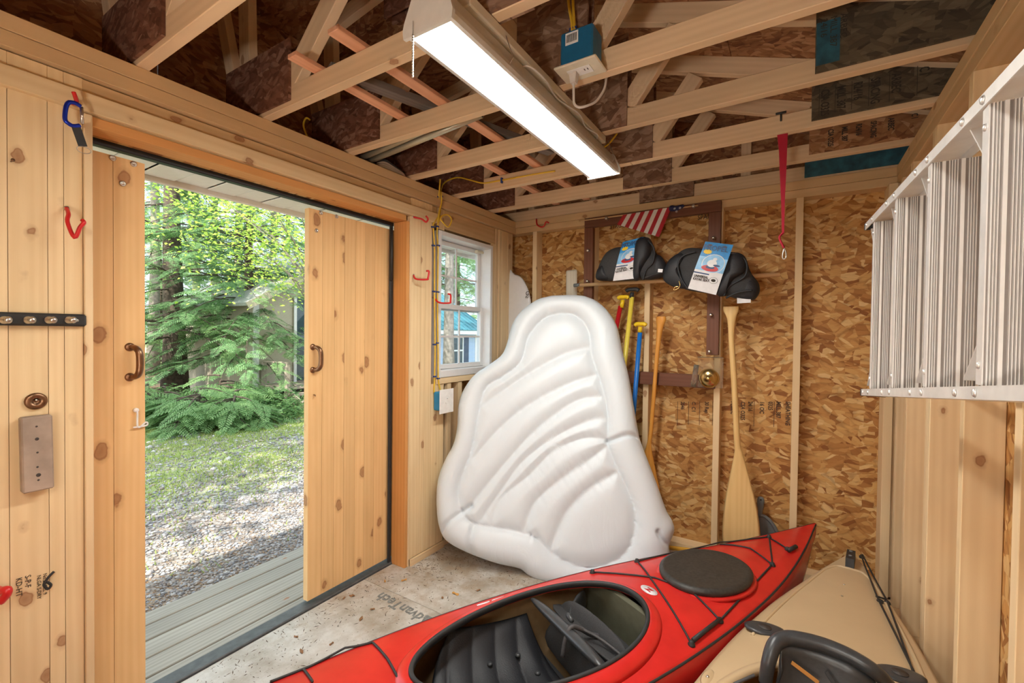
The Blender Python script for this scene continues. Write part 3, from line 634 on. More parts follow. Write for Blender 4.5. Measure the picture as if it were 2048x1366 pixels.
for i, (xs, txt) in enumerate((((.08, .14, .20, .26, .33, .42), ['CSA O325', 'MILL 387', 'R24/16', 'SPACING', 'ARBEC', 'C I']),)):
    for x_, s_ in zip(xs, txt): text('gusset_stamp', s_, .045, (x_, CH[1]-.0125, 2.655), -Z, X, M['ink'], TR[1], sx=.6, bold=.001); text('gusset_stamp', s_, .034, (x_+.05, CH[0]-.0125, 2.64), -Z, X, M['ink'], TR[0], sx=.6, bold=.001)
    for x_ in xs: abox('stamp_line', (x_-.008, CH[1]-.0122, 2.54), (x_-.006, CH[1]-.0117, 2.665), M['ink'], TR[1], 'Z', 0)
# truss laid flat against the gable
tg = empty('gable_truss', (-.81, YB, ZP1), 'gable end truss standing on the back wall top plate', 'truss')
board('bottom_chord', (-2.4, YB+.03, ZP1+.045), (-1.0, YB+.03, ZP1+.045), .088, .042, Z, M['chord'], tg)
board('bottom_chord', (-.62, YB+.03, ZP1+.045), (.7, YB+.03, ZP1+.045), .088, .042, Z, M['chord'], tg)
for x in (-1.95, -1.39, -.81, -.3, .2): board('gable_stud', (x, YB+.06, ZP1+.09), (x, YB+.06, roof_z(x)-.01), .06, .04, X, M['chord'], tg)
abox('gusset_plate', (.03, YB-.012, 2.512), (.66, YB-.002, 2.64), M['blue_osb'], tg, 'X', 0)
board('gusset_plate', (-1.0, YB+.004, 2.60), (-.62, YB+.004, 2.60), .19, .012, Z, M['gusset_c'], tg, 0)
# strapping boards resting on the chords
s1 = abox('strapping_board', (-1.445, 1.02, ZP1+.091), (-1.385, YB, ZP1+.11), M['strap_pine'], None, 'Y'); tag(s1, 'reddish strapping board on the chords, closer to the lamp', 'board', 'strapping boards')
s2 = abox('strapping_board', (-1.71, 1.03, ZP1+.091), (-1.655, YB, ZP1+.11), M['strap_pine'], None, 'Y'); tag(s2, 'reddish strapping board on the chords, closer to the door wall', 'board', 'strapping boards')
gl = board('weathered_board', (-1.69, 1.2, ZP1+.135), (-1.28, 2.45, ZP1+.135), .06, .035, X, M['gray_lumber'], None); tag(gl, 'weathered grey board lying askew across strapping boards', 'board')
ob = board('scrap_board', (-1.95, .70, 2.80), (-1.2, .64, 2.62), .03, .012, Z, M['strap_pine'], None) if False else None
# ---------------------------------------------------------------- more helpers
def loft(name, A, B, mat, parent=None):
    n = len(A); V = [Vector(p) for p in A]+[Vector(p) for p in B]
    F = [tuple(range(n-1, -1, -1)), tuple(range(n, 2*n))]+[(i, (i+1) % n, n+(i+1) % n, n+i) for i in range(n)]
    return mesh_obj(name, V, F, mat, parent)
def oval_stack(name, org, x, y, prof, mat, parent=None, n=40, cap0=True, cap1=True):
    """stack of ellipses (rx, ry, height) along x cross y"""
    V = []; F = []
    for rx, ry, h in prof:
        for k in range(n): a = 2*PI*k/n; V.append((rx*math.cos(a), ry*math.sin(a), h))
    for i in range(len(prof)-1):
        for k in range(n): F.append((i*n+k, i*n+(k+1) % n, (i+1)*n+(k+1) % n, (i+1)*n+k))
    if cap0: F.append(tuple(range(n-1, -1, -1)))
    if cap1: F.append(tuple((len(prof)-1)*n+k for k in range(n)))
    return mesh_obj(name, V, F, mat, parent, mw=frame_m(org, x, y), smooth=True)
def auto_smooth(o, ang=35):
    me = o.data; me.polygons.foreach_set('use_smooth', [True]*len(me.polygons))
    bm = bmesh.new(); bm.from_mesh(me)
    for e in bm.edges:
        if len(e.link_faces) == 2 and e.calc_face_angle(0) > math.radians(ang): e.smooth = False
    bm.to_mesh(me); bm.free()
# ---------------------------------------------------------------- shop light
def shop_light(y0, y1, lab, xc=-.872):
    r = empty('shop_light', (xc, (y0+y1)/2, 2.36), lab, 'light')
    prof = [(-.083, 2.362), (-.085, 2.378), (-.080, 2.395), (-.052, 2.455), (-.03, 2.462), (.03, 2.462), (.052, 2.455), (.080, 2.395), (.085, 2.378), (.083, 2.362), (.070, 2.362), (.070, 2.372), (-.070, 2.372), (-.070, 2.362)]
    loft('shade', [(xc+a, y0, z) for a, z in prof], [(xc+a, y1, z) for a, z in prof], M['white_enamel'], r)
    abox('lens', (xc-.069, y0+.004, 2.3635), (xc+.069, y1-.004, 2.3705), M['diffuser'], r, 'Y', .001)
    cap = [(-.089, 2.355), (-.092, 2.38), (-.086, 2.40), (-.056, 2.462), (-.03, 2.470), (.03, 2.470), (.056, 2.462), (.086, 2.40), (.092, 2.38), (.089, 2.355)]
    for ya, yb in ((y0-.012, y0-.0005), (y1+.0005, y1+.012)):
        loft('end_cap', [(xc+a, ya, z) for a, z in cap], [(xc+a, yb, z) for a, z in cap], M['white_enamel'], r)
    for yy in (y0+.28, y1-.10):
        tube('hanger_wire', [(xc-.086, yy, 2.385), (xc-.10, yy, 2.41), (xc-.06, yy+.004, 2.497)], .0016, M['steel'], r, 6)
        tube('hanger_wire', [(xc+.086, yy, 2.385), (xc+.098, yy, 2.40), (xc+.06, yy+.004, 2.497)], .0016, M['steel'], r, 6)
    V = []; F = []
    for k in range(16):
        v, f = tube_data([(xc-.045, y0-.018, 2.352-.0075*k), (xc-.045, y0-.018, 2.352-.0075*k-.006)], .0028, 6); F += [tuple(i+len(V) for i in q) for q in f]; V += v
    v, f = tube_data([(xc-.045, y0-.018, 2.39), (xc-.045, y0-.018, 2.235)], .0009, 5); F += [tuple(i+len(V) for i in q) for q in f]; V += v
    mesh_obj('pull_chain', V, F, M['steel'], r, smooth=True)
    return r
shop_light(.935, 2.262, 'lit white shop light hanging under the trusses with a pull chain')
shop_light(-1.15, .05, 'second lit white shop light over the viewer, closer to the ladder wall', -.05)
# unseen fill light on a stand, added behind the viewer to brighten the roof
fl = empty('fill_light', (-.35, -.95, 0), 'unseen black fill light on a tripod stand, added to brighten the roof', 'light')
tube('stand_pole', [(-.35, -.95, .02), (-.35, -.95, 1.02)], .012, M['black_metal'], fl, 10)
for a in (.3, 2.4, 4.5): tube('leg', [(-.35, -.95, .35), (-.35+.3*math.cos(a), -.95+.3*math.sin(a), .012)], .009, M['black_metal'], fl, 8)
_d = Vector((-.22, .55, .80)).normalized(); _o = Vector((-.35, -.95, 1.09)); _x = X
mwf = frame_m(_o, X, _d.cross(X)); 
hsg = link(bpy.data.objects.new('housing', box_mesh(.34, .24, .07, .01, M['black_metal'], 'housing')), fl, mwf)
zz_ = Vector((mwf[0][2], mwf[1][2], mwf[2][2])); sg_ = 1 if zz_.dot(_d) > 0 else -1
link(bpy.data.objects.new('lens', box_mesh(.30, .20, .004, 0, M['flood'], 'lens')), fl, frame_m(_o+_d*.039, X, _d.cross(X)))
hb = abox('mounting_board', (-.895, 1.03, 2.463), (-.805, 2.12, 2.499), M['pale_wood'], None, 'Y', .004); tag(hb, 'pale board screwed under the chords above the lit shop light', 'board')
cd = tube('lamp_cord', smooth_path([(-.84, 1.35, 2.45), (-.80, 1.36, 2.452), (-.785, 1.45, 2.445), (-.81, 1.60, 2.45), (-.785, 1.75, 2.448), (-.81, 1.88, 2.45), (-.795, 1.98, 2.452), (-.83, 2.05, 2.455)], 6), .0035, M['cord'], None)
tag(cd, 'beige cord snaking along the pale board above the shop light', 'cord')
# blue outlet box on the centre gusset, cable down into it, plug and cord
bx = empty('outlet_box', (-.68, 1.55, 2.50), 'deep blue outlet box with cream cover plate on the centre gusset', 'outlet')
abox('box_body', (-.752, 1.50, 2.505), (-.625, 1.592, 2.628), M['box_navy'], bx, 'X', .006)
abox('barcode_label', (-.730, 1.4985, 2.575), (-.680, 1.4998, 2.618), M['white'], bx, 'X', 0)
for i in range(9): abox('barcode_bar', (-.725+.0046*i, 1.4975, 2.583), (-.725+.0046*i+.0022, 1.4985, 2.611), M['ink'], bx, 'Z', 0)
abox('cover_plate', (-.772, 1.487, 2.495), (-.607, 1.60, 2.504), M['plate'], bx, 'X', .003)
abox('receptacle', (-.735, 1.520, 2.4925), (-.645, 1.568, 2.495), M['white'], bx, 'X', .002)
for x_ in (-.672, -.660): abox('slot', (x_, 1.534, 2.4915), (x_+.003, 1.545, 2.4927), M['slot'], bx, 'Y', 0)
pc = empty('plug_cord', (-.71, 1.54, 2.47), 'pale plug and hanging cord loop under the blue outlet box', 'cord')
loft('plug', [(-.73+a, 1.53+b, 2.492) for a, b in ((0, 0), (.03, 0), (.03, .028), (0, .028))], [(-.725+a, 1.533+b, 2.455) for a, b in ((0, 0), (.02, 0), (.02, .02), (0, .02))], M['cord'], pc)
tube('cord', smooth_path([(-.715, 1.543, 2.455), (-.716, 1.545, 2.42), (-.715, 1.55, 2.385), (-.70, 1.56, 2.372), (-.675, 1.58, 2.38), (-.655, 1.62, 2.41), (-.64, 1.66, 2.47), (-.64, 1.68, 2.53)], 6), .0048, M['cord'], pc)
for k, off in enumerate((0, .010)):
    c_ = tube('yellow_cable', smooth_path([(-.726+off, 1.55, 2.63), (-.735+off, 1.56, 2.70), (-.755+off*2, 1.57, 2.80), (-.76+off*3, 1.585, 2.95), (-.76+off*3, 1.595, 3.05)], 6), .0055, M['cable_y'], None)
    tag(c_, ('yellow cable dropping into the blue outlet box, staple side', 'yellow cable dropping into the blue outlet box, lamp far side')[k], 'cable', 'yellow cables')
abox('staple', (-.742, 1.552, 2.665), (-.712, 1.563, 2.675), M['staple'], c_, 'X', .001)
# ---------------------------------------------------------------- stepladder hung on its side
lad = empty('step_ladder', (.3, 1.3, 1.6), 'aluminium stepladder hung sideways on the right wall studs', 'ladder')
def LX(y): return .228+.0165*(2.02-y)/.305
def LT(y): return 1.931
def LB(y): return 1.341+.0325*(2.02-y)/.305
def stile(name, zf, sgn, y0, y1):
    pr = [(0, 0), (0, .024), (.072, .024), (.072, 0), (.069, 0), (.069, .021), (.003, .021), (.003, 0)]
    A = [(LX(y0)-.004+a, y0, zf(y0)+sgn*b) for a, b in pr]; B = [(LX(y1)-.004+a, y1, zf(y1)+sgn*b) for a, b in pr]
    if sgn < 0: A, B = A[::-1], B[::-1]
    return loft(name, A, B, M['alum_flat'], lad)
st_t = stile('stile', LT, 1, 2.16, .30); st_b = stile('stile', LB, -1, 2.16, .30)
for zf, sg in ((LT, 1), (LB, -1)):
    y = 2.157; abox('end_cap', (LX(y)-.006, y, zf(y)+(0 if sg > 0 else -.026)), (LX(y)+.07, y+.012, zf(y)+(.026 if sg > 0 else 0)), M['black'], lad, 'X', .002)
def tread(k):
    y = 2.02-.305*k; x = LX(y); z0, z1 = LB(y)+.001, LT(y)-.001; D = .094
    prof = [(0, .03), (0, 0)]
    xs = [.010, .016, .022, .028, .040, .046, .052, .058, .070, .076, .082]
    prof += [(D, 0), (D, .03), (D-.002, .03), (D-.002, .0065), (.002, .0065), (.002, .03)]
    A = [(x+a, y+b, z0) for a, b in prof]; B = [(x+a, y+b, z1) for a, b in prof]
    t = loft('tread', A, B, M['alum_flat'], lad)
    bv_, bf_ = [], []
    for q, wq in ((.0045, .0025), (.0085, .0025), (.0125, .0025), (.018, .007), (.030, .0025), (.0345, .0025), (.039, .0025), (.0435, .0025), (.050, .008), (.063, .0025), (.0675, .0025), (.072, .0025), (.0765, .0025), (.083, .006)):
        b_ = len(bv_)
        for zz in (z0, z1): bv_ += [(x+q, y+.0002, zz), (x+q+.0006, y-.0035, zz), (x+q+wq-.0006, y-.0035, zz), (x+q+wq, y+.0002, zz)]
        bf_ += [(b_, b_+1, b_+5, b_+4), (b_+1, b_+2, b_+6, b_+5), (b_+2, b_+3, b_+7, b_+6), (b_, b_+3, b_+2, b_+1), (b_+4, b_+5, b_+6, b_+7)]
    mesh_obj('tread_ribs', bv_, bf_, M['alum_tread'], t)['kind'] = 'stuff'
    abox('tread_face', (x+.002, y-.0002, z0), (x+D-.001, y+.0008, z1), M['alum_groove_shade'], t, 'Z', 0)
    for zz in (z0+.035, z1-.035, ): lathe('rivet', (x, y+.015, zz), -X, [(.007, 0), (.006, .003), (.002, .004)], M['alum'], t, 12)
    for zf, s in ((LT, 1), (LB, -1)):
        for yy in (y+.012, y+.105):
            lathe('rivet', (LX(yy)-.004, yy, zf(yy)+s*.012), -X, [(.0085, 0), (.007, .003), (.003, .0045)], M['alum'], t, 12)
        board('brace', (x+.012, y+.115, zf(y)-s*.002), (x+.012, y+.028, zf(y)-s*.085), .018, .003, X, M['alum_flat'], lad, .0005)
for k in range(0, 6): tread(k)
board('rear_rail', (.395, 2.1, 1.88), (.43, .35, 1.88), .03, .02, X, M['alum_flat'], lad)
board('rear_rail', (.395, 2.1, 1.40), (.43, .35, 1.48), .03, .02, X, M['alum_flat'], lad)
h = tube('storage_hook', smooth_path([(.47, 1.68, 1.96), (.36, 1.68, 1.955), (.325, 1.68, 1.92), (.33, 1.68, 1.885), (.35, 1.68, 1.87)], 6), .012, M['grey_pl'], None); tag(h, 'grey storage hook with yellow tip holding the stepladder', 'hook')
tube('hook_tip', smooth_path([(.335, 1.68, 1.945), (.322, 1.68, 1.92)], 2), .0135, M['yellow_pl'], h)
# ---------------------------------------------------------------- kayaks
def kayak(name, T, a, Lk, wmax, half, pw, zg, cr, zk, lab, mats, egg):
    a = Vector((a[0], a[1], 0)).normalized(); n = Vector((a.y, -a.x, 0)); T = Vector((T[0], T[1], 0))
    r = empty(name, T+a*1.9, lab, 'kayak')
    def wd(s):
        q = min(s, Lk-s); q = max(0, min(1, q/half)); return max(.006, wmax*(1-(1-q)**pw))
    def deck(s, p):
        w_ = wd(s); t = min(1, abs(p)/w_); return zg(s)+cr(s)*(1-t**2.4)
    def pt(s, p, dz=0): v = T+a*s+n*p; v.z = deck(s, p)+dz; return v
    S = list(np.concatenate([np.linspace(0, .6, 22), np.linspace(.63, 2.7, 96), np.linspace(2.74, Lk, 22)]))
    ND, NH = 48, 18; V = []; 
    for s in S:
        w_ = wd(s)
        for j in range(ND+1):
            t = -1+2*j/ND; V.append(pt(s, w_*t))
        for j in range(1, NH):
            f = PI*j/NH; c = math.cos(f); p = w_*math.copysign(abs(c)**.55, c); z = zg(s)-(zg(s)-zk(s))*math.sin(f)**.85
            v = T+a*s+n*p; v.z = z; V.append(v)
    R = ND+NH; bm = bmesh.new(); bv = [bm.verts.new(v) for v in V]; SP = {}
    faces = []
    sc, A_, B_, kk = egg
    def rho(s, p):
        # egg: s = sc - A cos t ; p = B sin t (1 + k cos t)
        u = (sc-s)/A_; ww = 1+kk*u; return u*u + (p/(B_*ww))**2
    for i in range(len(S)-1):
        for j in range(R):
            q = (i*R+j, i*R+(j+1) % R, (i+1)*R+(j+1) % R, (i+1)*R+j); faces.append((q, j < ND))
    inside = []
    for i, s in enumerate(S):
        w_ = wd(s)
        for j in range(R): inside.append(j <= ND and rho(s, w_*(-1+2*j/ND)) < 1)
    for q, dk in faces:
        if dk and all(inside[k] for k in q): continue
        if dk and sum(inside[k] for k in q) >= 3:
            pass
        bm.faces.new([bv[k] for k in q])
    for i, s in enumerate(S):
        w_ = wd(s)
        for j in range(ND+1):
            if inside[i*R+j]:
                p = w_*(-1+2*j/ND); rr = math.sqrt(max(rho(s, p), 1e-6)); s2, p2 = sc+(s-sc)/rr, p/rr
                bv[i*R+j].co = pt(s2, p2)
    bm.faces.new([bv[k] for k in range(R-1, -1, -1)]); bm.faces.new([bv[(len(S)-1)*R+k] for k in range(R)])
    loose = [v for v in bm.verts if not v.link_faces]; bmesh.ops.delete(bm, geom=loose, context='VERTS')
    bmesh.ops.recalc_face_normals(bm, faces=bm.faces)
    me = bpy.data.meshes.new('hull'); bm.to_mesh(me); bm.free()
    # make sure the deck looks up
    up = sum(1 if (f.normal.z > 0) == (f.center.z > .2) else -1 for f in me.polygons)
    if up < 0: me.flip_normals()
    for m_ in mats: me.materials.append(m_)
    me.polygons.foreach_set('use_smooth', [True]*len(me.polygons))
    o = link(bpy.data.objects.new('hull', me), r, Matrix.Identity(4))
    sm = o.modifiers.new('shell', 'SOLIDIFY'); sm.thickness = .006; sm.offset = -1; sm.material_offset = 1; sm.material_offset_rim = 0
    K = dict(root=r, pt=pt, wd=wd, a=a, n=n, T=T, deck=deck)
    def eggc(N_=96, f=1.0):
        out = []
        for k in range(N_):
            t = 2*PI*k/N_; u = math.cos(t); out.append((sc-A_*f*u, B_*f*math.sin(t)*(1+kk*u)))
        return out
    K['egg'] = eggc
    return K
def sweep_rim(name, K, prof, mat, parent, N_=120, lift=None, z0=0):
    """profile of (outward, up) swept round the cockpit edge"""
    E_ = K['egg'](N_); V = []; F = []; m = len(prof)
    for k, (s, p) in enumerate(E_):
        s1, p1 = E_[(k+1) % N_]; s0, p0 = E_[k-1]; tx, ty = s1-s0, p1-p0; l_ = math.hypot(tx, ty); ox, oy = ty/l_, -tx/l_
        if ox*(s-E_[0][0]-.5)+oy*p < 0: ox, oy = -ox, -oy
        base = K['pt'](s, p); lz = lift(s) if lift else 0
        for o_, u_ in prof:
            v = base+K['a']*ox*o_+K['n']*oy*o_; v.z = base.z+u_+(lz if u_ > -.001 else 0)+z0; V.append(v)
    for k in range(N_):
        for j in range(m): F.append((k*m+j, k*m+(j+1) % m, ((k+1) % N_)*m+(j+1) % m, ((k+1) % N_)*m+j))
    return mesh_obj(name, V, F, mat, parent, smooth=True)
# red kayak
zg = lambda s: .335+.075*max(0, 1-s/.9)**2+.03*max(0, (s-2.6)/1.1)**2
cr = lambda s: .035*min(1, s/.8)
zk = lambda s: .33*max(0, 1-s/.5)**2
KR = kayak('red_kayak', (.122, 3.235), (-.475, -.88), 3.86, .348, 1.9, 1.9, zg, cr, zk, 'red sit-in kayak with black hatch lying from the camera to the back wall', [M['red_hull'], M['tan_in']], (1.965, .50, .250, .16))
r = KR['root']; pt = KR['pt']
lift = lambda s: 0
sweep_rim('coaming', KR, [(.058, -.010), (.046, .004), (.036, .013), (.016, .018), (.0, .017), (-.002, .012), (-.002, -.002), (.012, -.006), (.03, -.008)], M['red_hull'], r, lift=lift)
sweep_rim('rim_trim', KR, [(.007, .016), (.005, .024), (-.004, .026), (-.010, .021), (-.010, .002), (-.004, .002), (-.003, .017)], M['black'], r, lift=lift)
def spz(K, px, py, z):
    v = at(px, py, 'Z', z)-K['T']; return v.x*K['a'].x+v.y*K['a'].y, v.x*K['n'].x+v.y*K['n'].y
def spd(K, px, py):
    z = .33
    for _ in range(12): s, p = spz(K, px, py, z); z = K['deck'](max(.02, s), p)
    return s, p
# hatch: raised oval ring + cover
hs, hp = spd(KR, 1411, 1146); hc = pt(hs, hp, -.012)
sl = (pt(hs+.1, hp)-pt(hs-.1, hp)).normalized()
hb_ = oval_stack('hatch_ring', hc, -sl, KR['n'], [(.262, .208, 0), (.250, .200, .009), (.235, .188, .010), (.20, .155, .010)], M['red_hull'], r, 48)
ht = oval_stack('hatch_cover', hc+Z*.008, -sl, KR['n'], [(.234, .186, 0), (.240, .190, .010), (.240, .190, .022), (.228, .180, .030), (.218, .170, .033), (.21, .163, .031), (.12, .09, .034), (.02, .02, .034)], M['hatch'], r, 56)
def on_deck(K, pxs, dz=.006, k=8):
    P = []
    sps = [spd(K, *q) for q in pxs]
    for (s0, p0), (s1, p1) in zip(sps, sps[1:]):
        for i in range(k): t = i/k; P.append(K['pt'](s0+(s1-s0)*t, p0+(p1-p0)*t, dz))
    P.append(K['pt'](sps[-1][0], sps[-1][1], dz)); return P
for path in ([(1185, 1146), (1310, 1157), (1384, 1186), (1440, 1243)], [(1274, 1124), (1301, 1158), (1383, 1290)], [(1440, 1243), (1545, 1130)],
             [(1274, 1124), (1350, 1106), (1440, 1086), (1538, 1075)], [(1440, 1090), (1500, 1098), (1545, 1132)], [(1538, 1075), (1545, 1132)], [(1538, 1077), (1575, 1100)],
             [(540, 1366), (620, 1335), (690, 1298), (745, 1287)], [(745, 1287), (775, 1320), (800, 1366)], [(606, 1340), (625, 1366)], [(1383, 1290), (1440, 1243)]):
    tube('bungee_cord', on_deck(KR, path, .0045), .0042, M['black'], r, 6)
for q in ((1185, 1146), (1274, 1124), (1440, 1243), (1383, 1290), (1538, 1075), (1545, 1131), (1575, 1100)):
    s, p = spd(KR, *q); lathe('deck_fitting', pt(s, p, -.002), Z, [(.014, 0), (.014, .006), (.009, .012), (.009, .017), (.004, .019)], M['black'], r, 14)
s0, p0 = spd(KR, 1386, 1287); s1, p1 = spd(KR, 1440, 1245); tube('grab_rod', [pt(s0, p0, .014), pt(s1, p1, .014)], .008, M['black'], r, 8)
s0, p0 = spd(KR, 1577, 1106); s1, p1 = spd(KR, 1592, 1098); tube('toggle_handle', [pt(s0, p0, .014), pt(s1, p1, .014)], .011, M['black'], r, 10)
for sg in (-1, 1):
    tube('seam_cord', [KR['T']+KR['a']*s+KR['n']*(sg*(KR['wd'](s)+.002))+Z*(zg(s)-.004) for s in np.linspace(.01, 3.7, 70)], .005, M['black'], r, 6)
s, p = spd(KR, 1298, 1181); oval_stack('sticker', pt(s, p, .001), -KR['n'], -KR['a'], [(.044, .026, 0), (.044, .026, .0015)], M['card_w'], r, 28)
text('sticker_logo', 'Z', .030, pt(s+.010, p+.016, .0035), -KR['n'], -KR['a'], M['red_pl'], r, align='LEFT', sx=1.6, bold=.0015)
for i in range(3):
    s, p = spd(KR, 955+30*i, 1196-8*i); p = min(p, KR['wd'](s)*.9); board('hull_decal', pt(s+.03, p+.005, .001), pt(s-.03, p+.005, .001), .008, .001, KR['n'], M['card_w'], r, 0)
# inside of the cockpit: bulkhead, seat, backrest
a_, n_ = KR['a'], KR['n']; O = lambda s, p, z: KR['T']+a_*s+n_*p+Z*z
def frame_pill(name, poly, thick, s, p, z, x, y, mat, par, **k): return pillow(name, poly, thick, O(s, p, z), x, y, mat, par, **k)
prism('bulkhead', [(-.29, .01), (-.23, -.0), (.23, 0), (.29, .01), (.32, .2), (.30, .30), (.1, .34), (-.1, .34), (-.30, .30), (-.32, .2)], .03, O(1.50, 0, .012), n_, Z, M['foam'], r)
seat = empty('x_tmp') if False else None
loft('seat_base', [O(1.82, q*.20, .02) for q in (-1, 1)]+[O(2.40, q*.17, .02) for q in (1, -1)], [O(1.80, q*.205, .10) for q in (-1, 1)]+[O(2.45, q*.18, .14) for q in (1, -1)], M['seat_pl'], r)
V = []; F = []; NU, NW = 64, 56
for i in range(NU+1):
    for j in range(NW+1):
        t = -1+2*j/NW; p_ = .262*t; s0_ = 1.84+.02*t*t; s1_ = 2.36-.12*t**4-.02*t*t; s_ = s0_+(s1_-s0_)*i/NU
        e_ = min(i, NU-i)/NU*8; e2_ = (1-abs(t))*7; ed = min(1, e_)**.5*min(1, e2_)**.5
        z_ = .130+.145*abs(t)**2.8+.045*(i/NU)**2+ed*(.012+.016*abs(math.sin((s_+1.1*p_*p_)*30))**.55)
        V.append(O(s_, p_, z_))
for i in range(NU):
    for j in range(NW): k_ = i*(NW+1)+j; F.append((k_, k_+1, k_+NW+2, k_+NW+1))
so = mesh_obj('seat_pad', V, F, M['fabric'], r, smooth=True)
if so.data.polygons[10].normal.z < 0: so.data.flip_normals()
sm_ = so.modifiers.new('t', 'SOLIDIFY'); sm_.thickness = .02; sm_.offset = -1
for q in ((-.12, 1.98), (.15, 1.97), (.06, 1.93), (.04, 2.08), (-.14, 2.16), (.15, 2.10), (0, 2.25)):
    lathe('pad_button', O(q[1], q[0], .158+.145*abs(q[0]/.262)**2.8+.045*((q[1]-1.85)/.5)**2), Z, [(.012, 0), (.011, .006), (.005, .009)], M['seat_pl'], r, 14)
# backrest leaning: lower shell + folded top roll with straps
bu = (Z*.93+a_*.35).normalized()
pillow('backrest', [(-.21, 0), (.21, 0), (.235, .10), (.20, .20), (.10, .235), (-.10, .235), (-.20, .20), (-.235, .10)], .035, O(1.78, 0, .13), n_, Z*.88-a_*.42, M['fabric2'], r, rings=12)
pillow('backrest_roll', [(-.215, -.03), (.215, -.03), (.235, .012), (.20, .045), (-.20, .045), (-.235, .012)], .030, O(1.83, 0, .325), n_, Z*.6+a_*.6, M['seat_pl'], r, rings=8)
pillow('backrest_flap', [(-.19, 0), (.19, 0), (.21, .12), (.12, .19), (-.12, .19), (-.21, .12)], .022, O(1.76, .01, .30), n_, -a_*.92-Z*.30, M['fabric2'], r, rings=10)
for p_ in (-.03,):
    V = []; pa = smooth_path([O(1.875, p_, .27), O(1.862, p_, .335), O(1.835, p_, .372), O(1.79, p_, .352), O(1.74, p_-.01, .318), O(1.66, p_-.02, .29)], 5)
    tube('seat_strap', pa, .009, M['webbing'], r, 6)
tube('seat_strap', smooth_path([O(1.79, -.02, .352), O(1.74, -.08, .33), O(1.71, -.15, .31), O(1.69, -.22, .29)], 6), .006, M['webbing'], r, 6)
lathe('strap_buckle', O(1.79, .02, .352), (n_+Z*.3), [(.008, 0), (.011, .008), (.011, .03), (.008, .038)], M['seat_pl'], r, 8)
pillow('hip_pad', [(-.06, -.05), (.06, -.05), (.07, .05), (-.06, .06)], .022, O(1.73, -.215, .20), a_, Z, M['fabric2'], r, rings=8)
pillow('thigh_block', [(-.10, -.05), (.10, -.05), (.07, .06), (-.08, .06)], .02, O(1.64, .18, .26), a_+n_*-.6, Z, M['seat_pl'], r, rings=8)

# tan kayak
zg2 = lambda s: .31+.03*max(0, 1-s/.5)
cr2 = lambda s: .035*min(1, s/.5)
zk2 = lambda s: .26*max(0, 1-s/.4)**2
KT = kayak('tan_kayak', (.288, 3.085), (-.132, -.991), 3.4, .398, 2.2, 2.35, zg2, cr2, zk2, 'tan sit-in kayak with black seat back against the right wall', [M['tan_hull'], M['orange_in']], (1.80, .62, .325, .0))
r = KT['root']; pt = KT['pt']; a_, n_ = KT['a'], KT['n']; OT = lambda s, p, z: KT['T']+a_*s+n_*p+Z*z
sweep_rim('coaming', KT, [(.036, -.006), (.028, .006), (.012, .012), (-.004, .008), (-.006, -.012), (.01, -.012)], M['tan_hull'], r)
# moulded ridge round the deck
rid = [pt(s, KT['wd'](s)*.84, .0) for s in np.linspace(1.1, .30, 24)]+[pt(.24, KT['wd'](.24)*q, .001) for q in (.6, .2, -.2, -.6)]+[pt(s, -KT['wd'](s)*.84, .0) for s in np.linspace(.30, 1.1, 24)]
tube('deck_ridge', smooth_path(rid, 2), .007, M['tan_hull'], r, 8)
s, p = spd(KT, 1701, 1126)
gh = loft('grab_handle', [pt(s+.085, p+q, 0) for q in (-.018, .018)]+[pt(s+.07, p+q, .05) for q in (.018, -.018)], [pt(s-.07, p+q, 0) for q in (-.018, .018)]+[pt(s-.055, p+q, .05) for q in (.018, -.018)], M['black'], r)
for q in (-.02, .02): lathe('handle_hole', pt(s+q*1.6, p, .049), Z, [(.008, 0), (.008, .004), (.005, .0045)], M['grey_pl'], gh, 12)
for pth in ([(1722, 1113), (1755, 1200), (1836, 1366)], [(1725, 1113), (1775, 1208), (1832, 1366)], [(1752, 1197), (1772, 1203)]):
    tube('bungee_cord', on_deck(KT, pth, .010), .0038, M['black'], r, 6)
for q in ((1724, 1115), (1760, 1204), (1774, 1207)):
    s, p = spd(KT, *q); lathe('deck_fitting', pt(s, p, -.002), Z, [(.013, 0), (.013, .008), (.008, .013), (.005, .015)], M['black'], r, 12)
for q in ((1688, 1169), (1684, 1192)):
    s, p = spd(KT, *q); lathe('rivet', pt(s, p, 0), Z, [(.005, 0), (.004, .002)], M['steel'], r, 10)
for q in ((1530, 1260), (1800, 1352)):
    s, p = spd(KT, *q); m_ = oval_stack('rod_holder', pt(s, p, 0), (n_*.9+a_*.35), a_-n_*.3 if (n_.cross(a_)).z > 0 else -a_, [(.075, .042, 0), (.076, .043, .008), (.06, .034, .012), (.030, .024, .012)], M['seat_pl'], r, 30)
    oval_stack('holder_tube', pt(s, p, .0125), n_, a_ if (n_.cross(a_)).z > 0 else -a_, [(.024, .020, 0), (.024, .020, .0015)], M['slot'], r, 24)
s, p = spd(KT, 1393, 1348); p = min(p, .93*KT['wd'](s)); oval_stack('deck_recess', pt(s, p, .0), n_, a_, [(.020, .05, 0), (.015, .043, .004)], M['tan_hull'], r, 24)
lathe('rivet', pt(s, p, .004), Z, [(.006, 0), (.004, .003)], M['steel'], r, 10)
